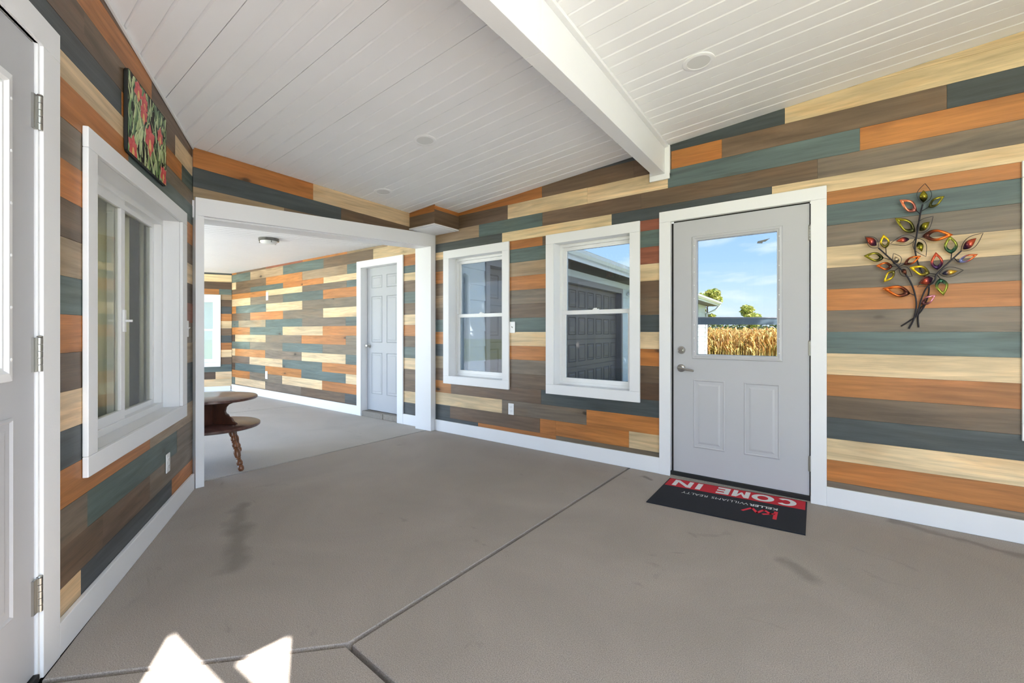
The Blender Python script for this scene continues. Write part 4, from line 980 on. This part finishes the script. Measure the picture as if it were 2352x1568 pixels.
# ------------------------------------------------------------------ flower picture
def picture():
    s0, s1, z0, z1 = -.868, -.252, 2.068, 2.488; fr = LF
    t = thing('flower_picture', fr.P((s0+s1)/2, .002, z0), 'black picture panel painted with red orchids and green leaves on the angled wall', 'picture')
    cr2 = .03; poly = []
    for cx, cz, a0 in ((s1-cr2, z0+cr2, -90), (s1-cr2, z1-cr2, 0), (s0+cr2, z1-cr2, 90), (s0+cr2, z0+cr2, 180)):
        for i in range(6): a = math.radians(a0+i*18); poly.append((cx+cr2*math.cos(a), cz+cr2*math.sin(a)))
    MB().prism(fr, poly, .001, .016).build('panel', 'canvas_black', t, bevel=.003)
    W_, H_ = s1-s0, z1-z0; rnd = random.Random(3)
    def Pn(x, y, n): return fr.P(s0+x*W_, n, z0+y*H_)
    lay = [.0166]
    def blade(mb, pts, w_, c1, c2):
        k = len(pts); lay[0] += .000004
        for i, (x, y) in enumerate(pts):
            p, q = pts[max(i-1, 0)], pts[min(i+1, k-1)]; d = math.hypot(q[0]-p[0], (q[1]-p[1])) or 1; nx, ny = -(q[1]-p[1])/d, (q[0]-p[0])/d
            f = i/(k-1); ww = w_*math.sin(math.pi*(.12+.88*f)**.8)
            for sgn in (-1, 1):
                xx = min(.985, max(.015, x+nx*ww*sgn)); yy = min(.98, max(.02, y+ny*ww*sgn*1.45)); mb.v.append(Pn(xx, yy, lay[0])); mb.uv.append((0, 0))
                mb.col.append(lin(c1 if sgn < 0 else c2))
        b0 = len(mb.v)-2*k
        for i in range(k-1): mb.f.append([b0+2*i, b0+2*i+1, b0+2*i+3, b0+2*i+2])
    lv = MB(); greens = [((70, 112, 60), (140, 180, 104)), ((176, 202, 136), (226, 234, 190)), ((36, 84, 58), (84, 130, 80)), ((140, 176, 96), (214, 226, 164)), ((24, 62, 46), (56, 104, 68)), ((160, 188, 120), (220, 230, 180))]
    for i in range(210):
        bx, by = rnd.random(), rnd.uniform(-.15, .85); L = rnd.uniform(.2, .42); ang = rnd.uniform(60, 120); bend = rnd.uniform(-90, 90); pts = []; x, y = bx, by
        for j in range(9):
            pts.append((x, y)); a = math.radians(ang+bend*(j/7)**2); x += math.cos(a)*L/8*.7; y += math.sin(a)*L/8
        c1, c2 = rnd.choice(greens); blade(lv, pts, rnd.uniform(.008, .024), c1, c2)
    lv.build('painted_leaves', 'painted_print', t, recalc=False)['kind'] = 'stuff'
    for fx, fy, sc_ in ((.24, .87, 1.0), (.38, .80, 1.0), (.36, .66, 1.0), (.52, .42, 1.35), (.80, .62, .95), (.12, .10, 1.1), (.90, .14, 1.0), (.96, .04, .7)):
        fl = MB()
        for k in range(6):
            a = math.radians(90+k*60+rnd.uniform(-10, 10)); L = .125*sc_*rnd.uniform(.8, 1.1); pts = [(fx+math.cos(a)*L*j/5*.8, fy+math.sin(a)*L*1.25*j/5) for j in range(6)]
            blade(fl, pts, .042*sc_, (206, 52, 60), (228, 100, 100))
        for k in range(3):
            a = math.radians(270+(k-1)*22); L = .10*sc_; pts = [(fx+math.cos(a)*L*j/5*.6, fy+.01+math.sin(a)*L*1.2*j/5) for j in range(6)]
            blade(fl, pts, .014*sc_, (232, 184, 90), (246, 220, 150))
        fl.build('painted_flower', 'painted_print', t, recalc=False)
picture()

# ------------------------------------------------------------------ two-tier round table
def table():
    cx, cy = .487, 2.197; t = thing('side_table', (cx, cy, 0), 'dark wooden two-tier round table with turned splayed legs', 'table')
    r1, r2 = .352, .375
    def disc(nm, r, z0, z1, m_): mb = MB(); mb.lathe((cx, cy, z0), (0, 0, 1), [(.001, 0), (r-.008, 0), (r, .006), (r, z1-z0-.006), (r-.008, z1-z0), (.001, z1-z0)], 64); mb.build(nm, m_, t, smooth=True)
    disc('table_top', r1, .576, .603, 'table_top_wood'); disc('lower_shelf', r2, .330, .360, 'table_top_wood')
    ang0 = math.atan2(.0, -1.0)
    # two scroll-edged boards crossing at the centre
    for ia, a in enumerate((ang0+.55, ang0+.55+math.pi/2)):
        fr = Fr((cx, cy), (math.cos(a), math.sin(a)), (-math.sin(a), math.cos(a)))
        half = [(x, .360+(z-.332)/.22*.216) for x, z in [(.235, .332), (.232, .345), (.205, .358), (.190, .385), (.165, .400), (.135, .420), (.125, .450), (.132, .485), (.155, .510), (.185, .522), (.195, .540), (.196, .552)]]
        if ia == 0: MB().prism(fr, half+[(-x, z) for x, z in half[::-1]], -.011, .011).build('support_board', 'table_body_wood', t, bevel=.002)
        else:
            for sg in (1, -1): MB().prism(fr, [(sg*x, z) for x, z in half]+[(sg*.0125, .576), (sg*.0125, .360)], -.011, .011).build('support_board', 'table_body_wood', t, bevel=.002)
    prof = [(.012, 0), (.020, .006), (.024, .022), (.022, .036), (.017, .044), (.023, .050), (.025, .066), (.019, .084), (.016, .090), (.021, .096), (.017, .102), (.023, .112), (.027, .140), (.025, .160), (.018, .172), (.022, .178), (.018, .184), (.022, .192), (.024, .206), (.018, .220), (.021, .228), (.017, .234), (.022, .244), (.022, .262), (.018, .270), (.022, .278), (.026, .300), (.026, .316)]
    for i in range(3):
        a = ang0+i*2*math.pi/3+math.radians(10); foot = Vector((cx+math.cos(a)*.43, cy+math.sin(a)*.43, .004)); top = Vector((cx+math.cos(a)*.285, cy+math.sin(a)*.285, .328))
        ax = (top-foot); L = ax.length; mb = MB(); mb.lathe(foot, ax, [(r, h/.316*L) for r, h in prof], 20); mb.build('leg', 'leg_wood', t, smooth=True)
table()

# ------------------------------------------------------------------ outdoors
gl = MB().hprism([(-60, -160), (160, -160), (160, 60), (-60, 60)], -.30, -.16).build('lawn', 'lawn_green'); tag(gl, 'green lawn around the building', 'lawn', kind='structure')
ap = MB().hprism([(-20, -2.0), (-8.22, -2.0), (-8.22, 9), (-20, 9)], -.16, -.05).build('driveway', 'gravel'); tag(ap, 'pale gravel ground added out of view to bounce sun into the open end of the room', 'driveway', kind='structure')  # unseen pale ground, added so sunlight bounces into the room
dv = MB().hprism([(-7, -9), (.1, -7), (.1, -.3), (-7, -.3)], -.16, -.06).build('driveway', 'gravel'); tag(dv, 'pale concrete drive between garage door and plank wall', 'driveway', kind='structure')

ap2 = MB().hprism([(-1.5, 7.3), (9, 4.2), (9, 12), (-1.5, 12)], -.16, -.05).build('driveway', 'gravel'); tag(ap2, 'pale gravel patch added out of view to bounce light into the back room', 'driveway', kind='structure')  # unseen pale patch, added to brighten the back room

def garage():
    fr = GF; t = thing('garage', fr.P(3, 0, -.1), 'long white-sided garage with brown panel overhead door', 'garage')
    S0, S1 = -.75, 18.2; d0, d1 = .24, 6.06; H0, H1 = -.12, 2.42; EX = .2185
    core = MB(); core.box(fr, -.05, S1, H0, H1, -6.0, -.17); core.build('body', 'siding_white', t)
    z = H0
    while z < H1-.02:
        for a, b in ((S0, d0-.10), (d1+.10, 10.5), (10.51, S1)) if z < 2.16 else ((S0, 10.5), (10.51, S1)):
            zt = min(z+EX+.02, H1); mb = MB(); mb.v = []; 
            for s in (a, b):
                for n, zz in ((.016, z), (.004, z), (-.012, zt), (-.002, zt)): mb.v.append(fr.P(s, n, zz)); mb.uv.append((s, zz)); mb.col.append(None)
            mb.f = [[0, 1, 2, 3], [4, 5, 6, 7], [0, 1, 5, 4], [0, 3, 7, 4], [1, 2, 6, 5], [2, 3, 7, 6]]; mb.build('siding_board', 'siding_white', t)
        z += EX
    # door frame and sectional door
    for q in ((d0-.10, d0, H0, 2.16), (d1, d1+.10, H0, 2.16), (d0-.10, d1+.10, 2.16, 2.28)): MB().box(fr, *q, -.17, .03).build('door_frame', 'garage_trim', t, bevel=.004)
    dr = MB().box(fr, d0, d1, H0, 2.16, -.16, -.13).build('overhead_door', 'garage_brown', t)
    rows_ = 4; cols = 12; ph = (2.16-H0)/rows_; pw = (d1-d0)/cols
    for r in range(rows_):
        MB().box(fr, d0+.002, d1-.002, H0+r*ph+.004, H0+(r+1)*ph-.004, -.13, -.115).build('door_section', 'garage_brown', dr, bevel=.003)
        for c_ in range(cols):
            mb = MB(); panel_relief(mb, fr, d0+c_*pw+.06, d0+(c_+1)*pw-.06, H0+r*ph+.10, H0+(r+1)*ph-.10, -.114, .03, .014); mb.build('raised_panel', 'garage_brown', dr, recalc=False)
    # eave: soffit, fascia, gutter, frieze, roof
    MB().box(fr, S0, S1+.4, 2.42, 2.44, -.17, .55).build('soffit', 'soffit_brown', t)
    MB().box(fr, S0, S1, 2.29, 2.42, .0, .03).build('frieze_board', 'siding_white', t)
    MB().box(fr, S0, S1+.4, 2.42, 2.58, .55, .575).build('fascia', 'gutter_white', t)
    g = MB()
    for a, b in zip([(.575, 2.60), (.575, 2.52), (.60, 2.49), (.65, 2.49), (.685, 2.54), (.69, 2.60)], [(.575, 2.52), (.60, 2.49), (.65, 2.49), (.685, 2.54), (.69, 2.60), (.70, 2.605)]):
        g.face([fr.P(S0, a[0], a[1]), fr.P(S1+.4, a[0], a[1]), fr.P(S1+.4, b[0], b[1]), fr.P(S0, b[0], b[1])])
    g.build('gutter', 'gutter_white', t, recalc=False)
    r = MB(); r.v = [fr.P(s, n, z_) for s in (S0, S1+.5) for n, z_ in ((.62, 2.60), (.62, 2.63), (-3.0, 3.65), (-3.0, 3.62))]; r.uv = [(0, 0)]*8; r.col = [None]*8
    r.f = [[0, 1, 2, 3], [4, 5, 6, 7], [0, 1, 5, 4], [1, 2, 6, 5], [2, 3, 7, 6], [3, 0, 4, 7]]; r.build('roof', 'roof_shingle', t)
    sp = MB(); sp.tube([fr.P(-.34, .06, -.1), fr.P(-.34, .06, 1.86), fr.P(-.34, .05, 1.92), fr.P(-.34, .0, 1.95)], .035, 14); ds = sp.build('downspout', 'gutter_white', t, smooth=True)
    for z_ in (1.55, 1.80): mb = MB(); mb.tube([fr.P(-.34, .06, z_), fr.P(-.34, .06, z_+.02)], .042, 14); mb.build('strap', 'gutter_white', ds)
    sp2 = MB(); sp2.tube([fr.P(S1+.3, .62, 2.48), fr.P(S1+.2, .45, 2.25), fr.P(S1-.05, .08, 2.05), fr.P(S1-.05, .06, -.1)], .045, 10); sp2.build('downspout', 'gutter_white', t, smooth=True)
    lm = MB(); lm.lathe(fr.P(6.55, .02, 2.17), fr.n+(0,), [(.05, 0), (.05, .03), (.02, .04), (.02, .12)], 14); lo_ = lm.build('yard_light', 'gutter_white', t, smooth=True)
    mb = MB(); mb.lathe(fr.P(6.62, .12, 2.20), (fr.d[0], fr.d[1], -.3), [(.02, 0), (.06, .03), (.07, .14), (.05, .15)], 14); mb.build('lamp_head', 'black_rubber', lo_, smooth=True)
garage()

def cp(u, Y, z=0):     # world point at image column u and forward distance Y
    X = (u-1176)/1045*Y; return (CAM[0]+X*-.78876+Y*.6147, CAM[1]+X*-.6147-Y*.78876, z)
t = thing('rail_fence', cp(1690, 8.5, -.16), 'dark grey steel rail across the yard in front of the corn', 'fence')
p, q = cp(1548, 8.4), cp(1850, 8.6); L = math.hypot(q[0]-p[0], q[1]-p[1]); d = ((q[0]-p[0])/L, (q[1]-p[1])/L); rf = Fr(p[:2], d, (-d[1], d[0]))
rz = 1.18+8.5*27/1045
MB().box(rf, 0, L, rz-.085, rz+.035, -.03, .03).build('rail', 'rail_steel', t, bevel=.004)
MB().box(rf, 0, L, rz+.036, rz+.056, -.045, .045).build('cap_rail', 'garage_trim', t, bevel=.004)
for s in (.08, L-.08): MB().box(rf, s-.05, s+.05, -.16, rz-.086, -.028, .028).build('post', 'rail_steel', t, bevel=.004)

def leafcloud(mb, centre, rad, n, size, cols, rnd):
    for i in range(n):
        while True:
            v = Vector((rnd.uniform(-1, 1), rnd.uniform(-1, 1), rnd.uniform(-1, 1)))
            if .35 < v.length < 1: break
        p = Vector(centre)+Vector((v.x*rad[0], v.y*rad[1], v.z*rad[2])); a = Vector((rnd.gauss(0, 1), rnd.gauss(0, 1), rnd.gauss(0, .6))).normalized(); b_ = a.orthogonal().normalized()
        s = size*rnd.uniform(.6, 1.3); c_ = lin(rnd.choice(cols)); j = rnd.uniform(.8, 1.2); c_ = tuple(min(1, x*j) for x in c_)
        mb.face([p-a*s, p+b_*s*.5, p+a*s, p-b_*s*.5], c_)
def tree(name, u, Y, ztop, zbot, width, label, cols, seed, size=.22):
    rnd = random.Random(seed); base = cp(u, Y, -.16); t = thing(name, base, label, 'tree')
    mb = MB(); mb.tube([base, (base[0]+.1, base[1], zbot*.6), (base[0], base[1]+.1, zbot+.6), (base[0]+.1, base[1], ztop-.6)], [.16, .13, .10, .04], 10); tr = mb.build('trunk', 'bark', t, smooth=True)
    mb = MB()
    for i in range(14):
        f = rnd.random(); rr = width*(.35+.4*math.sin(math.pi*f)); a = rnd.uniform(0, 6.28); cz = zbot+(ztop-zbot)*f
        c_ = (base[0]+math.cos(a)*rr*.7, base[1]+math.sin(a)*rr*.7, cz); leafcloud(mb, c_, (width*.4, width*.4, (ztop-zbot)*.17), 150, size, cols, rnd)
        bm_ = MB(); bm_.tube([(base[0], base[1], max(zbot*.7, cz-.8)), c_], [.05, .015], 6); bm_.build('branch', 'bark', t)
    mb.build('crown', 'leaf_colour', t, recalc=False)
gy = [(176, 182, 88), (198, 194, 96), (140, 156, 76), (214, 202, 116)]
tree('leafy_tree', 1626, 60, 6.6, 2.4, 2.1, 'yellow-green leafy tree standing past the end of the garage', gy, 1, .22)
tree('leafy_tree', 1722, 70, 5.0, 2.2, 1.9, 'round yellow-green tree rising alone beyond the corn field', gy, 2, .22)
rnd = random.Random(21); sb_ = (-4.6, -3.4, -.16); st_ = thing('shade_tree_added', sb_, 'tall broad tree added out of view to shade the garage front', 'tree')  # unseen tree, added to keep direct sun off the garage front
mb = MB(); mb.tube([sb_, (-4.5, -3.3, 2.0), (-4.3, -3.0, 4.4), (-4.0, -2.8, 6.2)], [.26, .2, .16, .06], 12); mb.build('trunk', 'bark', st_, smooth=True)
mb = MB()
for i in range(30):
    a = rnd.uniform(0, 6.28); rr = math.sqrt(rnd.random()); c_ = (-3.6+math.cos(a)*rr*2.6, -2.9+math.sin(a)*rr*3.9, rnd.uniform(5.2, 7.2)); leafcloud(mb, c_, (1.5, 1.5, .9), 210, .24, gy, rnd)
    if i % 3 == 0: bm_ = MB(); bm_.tube([(-4.3, -3.0, 4.2), c_], [.06, .02], 6); bm_.build('branch', 'bark', st_)
mb.build('crown', 'leaf_colour', st_, recalc=False)
mb = MB(); rnd = random.Random(5)
for i in range(150):
    u = 1500+i*7; c_ = cp(u, 85+rnd.uniform(-3, 3), 1.2+rnd.uniform(-.2, .5)); leafcloud(mb, c_, (1.6, 1.6, 1.5), 45, .35, [(70, 88, 48), (96, 108, 58), (120, 124, 70), (60, 76, 50)], rnd)
o = mb.build('hedgerow', 'leaf_colour', recalc=False); tag(o, 'dark green hedgerow along the far side of the corn field', 'hedgerow', kind='stuff')
mb = MB(); rnd = random.Random(9); cc = [(246, 208, 130), (214, 160, 80), (240, 210, 140), (190, 132, 60), (160, 110, 56), (226, 200, 120), (150, 140, 70)]
for i in range(9500):
    Y = 25+28*rnd.random()**1.6; u = 1510+rnd.random()**1.3*1150; x, y_, _ = cp(u, Y); h = rnd.uniform(1.15, 1.55); base = Vector((x, y_, -.16)); top = base+Vector((rnd.uniform(-.08, .08), rnd.uniform(-.08, .08), h))
    c_ = lin(rnd.choice(cc)); w_ = Vector((FWD[1], -FWD[0], 0))*.014
    mb.face([base-w_, base+w_, top+w_*.4, top-w_*.4], c_)
    for k in range(6):
        f = rnd.uniform(.2, 1); p0 = base.lerp(top, f); a = rnd.uniform(0, 6.28); dr_ = Vector((math.cos(a), math.sin(a), 0)); L = rnd.uniform(.25, .5); s_ = Vector((-dr_.y, dr_.x, 0))*rnd.uniform(.02, .045)
        p1 = p0+dr_*L*.5+Vector((0, 0, L*rnd.uniform(.1, .5))); p2 = p0+dr_*L+Vector((0, 0, -L*rnd.uniform(0, .6))); c_ = lin(rnd.choice(cc))
        mb.face([p0-s_*.5, p0+s_*.5, p1+s_, p1-s_], c_); mb.face([p1-s_, p1+s_, p2+s_*.1, p2-s_*.1], c_)
o = mb.build('corn_field', 'leaf_colour', recalc=False); tag(o, 'golden dry corn field beyond the yard', 'corn', kind='stuff')
# house siding seen through the back-room window, under an overhang added to shade it
hs = thing('house_siding', FW.P(.7, -2.2, -.1), 'white lap siding of the house behind the back room window', 'siding')
for i in range(13):
    z0 = -.12+i*.2; mb = MB(); pts = [(.016, z0), (.003, z0), (-.012, z0+.22), (-.002, z0+.22)]
    F2 = Fr(FW.P(-1.2, -2.2, 0)[:2], FW.d, FW.n)
    for s in (0, 3.4):
        for n, zz in pts: mb.v.append(F2.P(s, n, zz)); mb.uv.append((s, zz)); mb.col.append(None)
    mb.f = [[0, 1, 2, 3], [4, 5, 6, 7], [0, 1, 5, 4], [0, 3, 7, 4], [1, 2, 6, 5], [2, 3, 7, 6]]; mb.build('siding_board', 'siding_white', hs)
MB().box(F2, -.3, 3.7, 2.50, 2.56, -.02, 1.7).build('added_eave', 'soffit_brown', hs)  # overhang added to keep sun off the siding boards
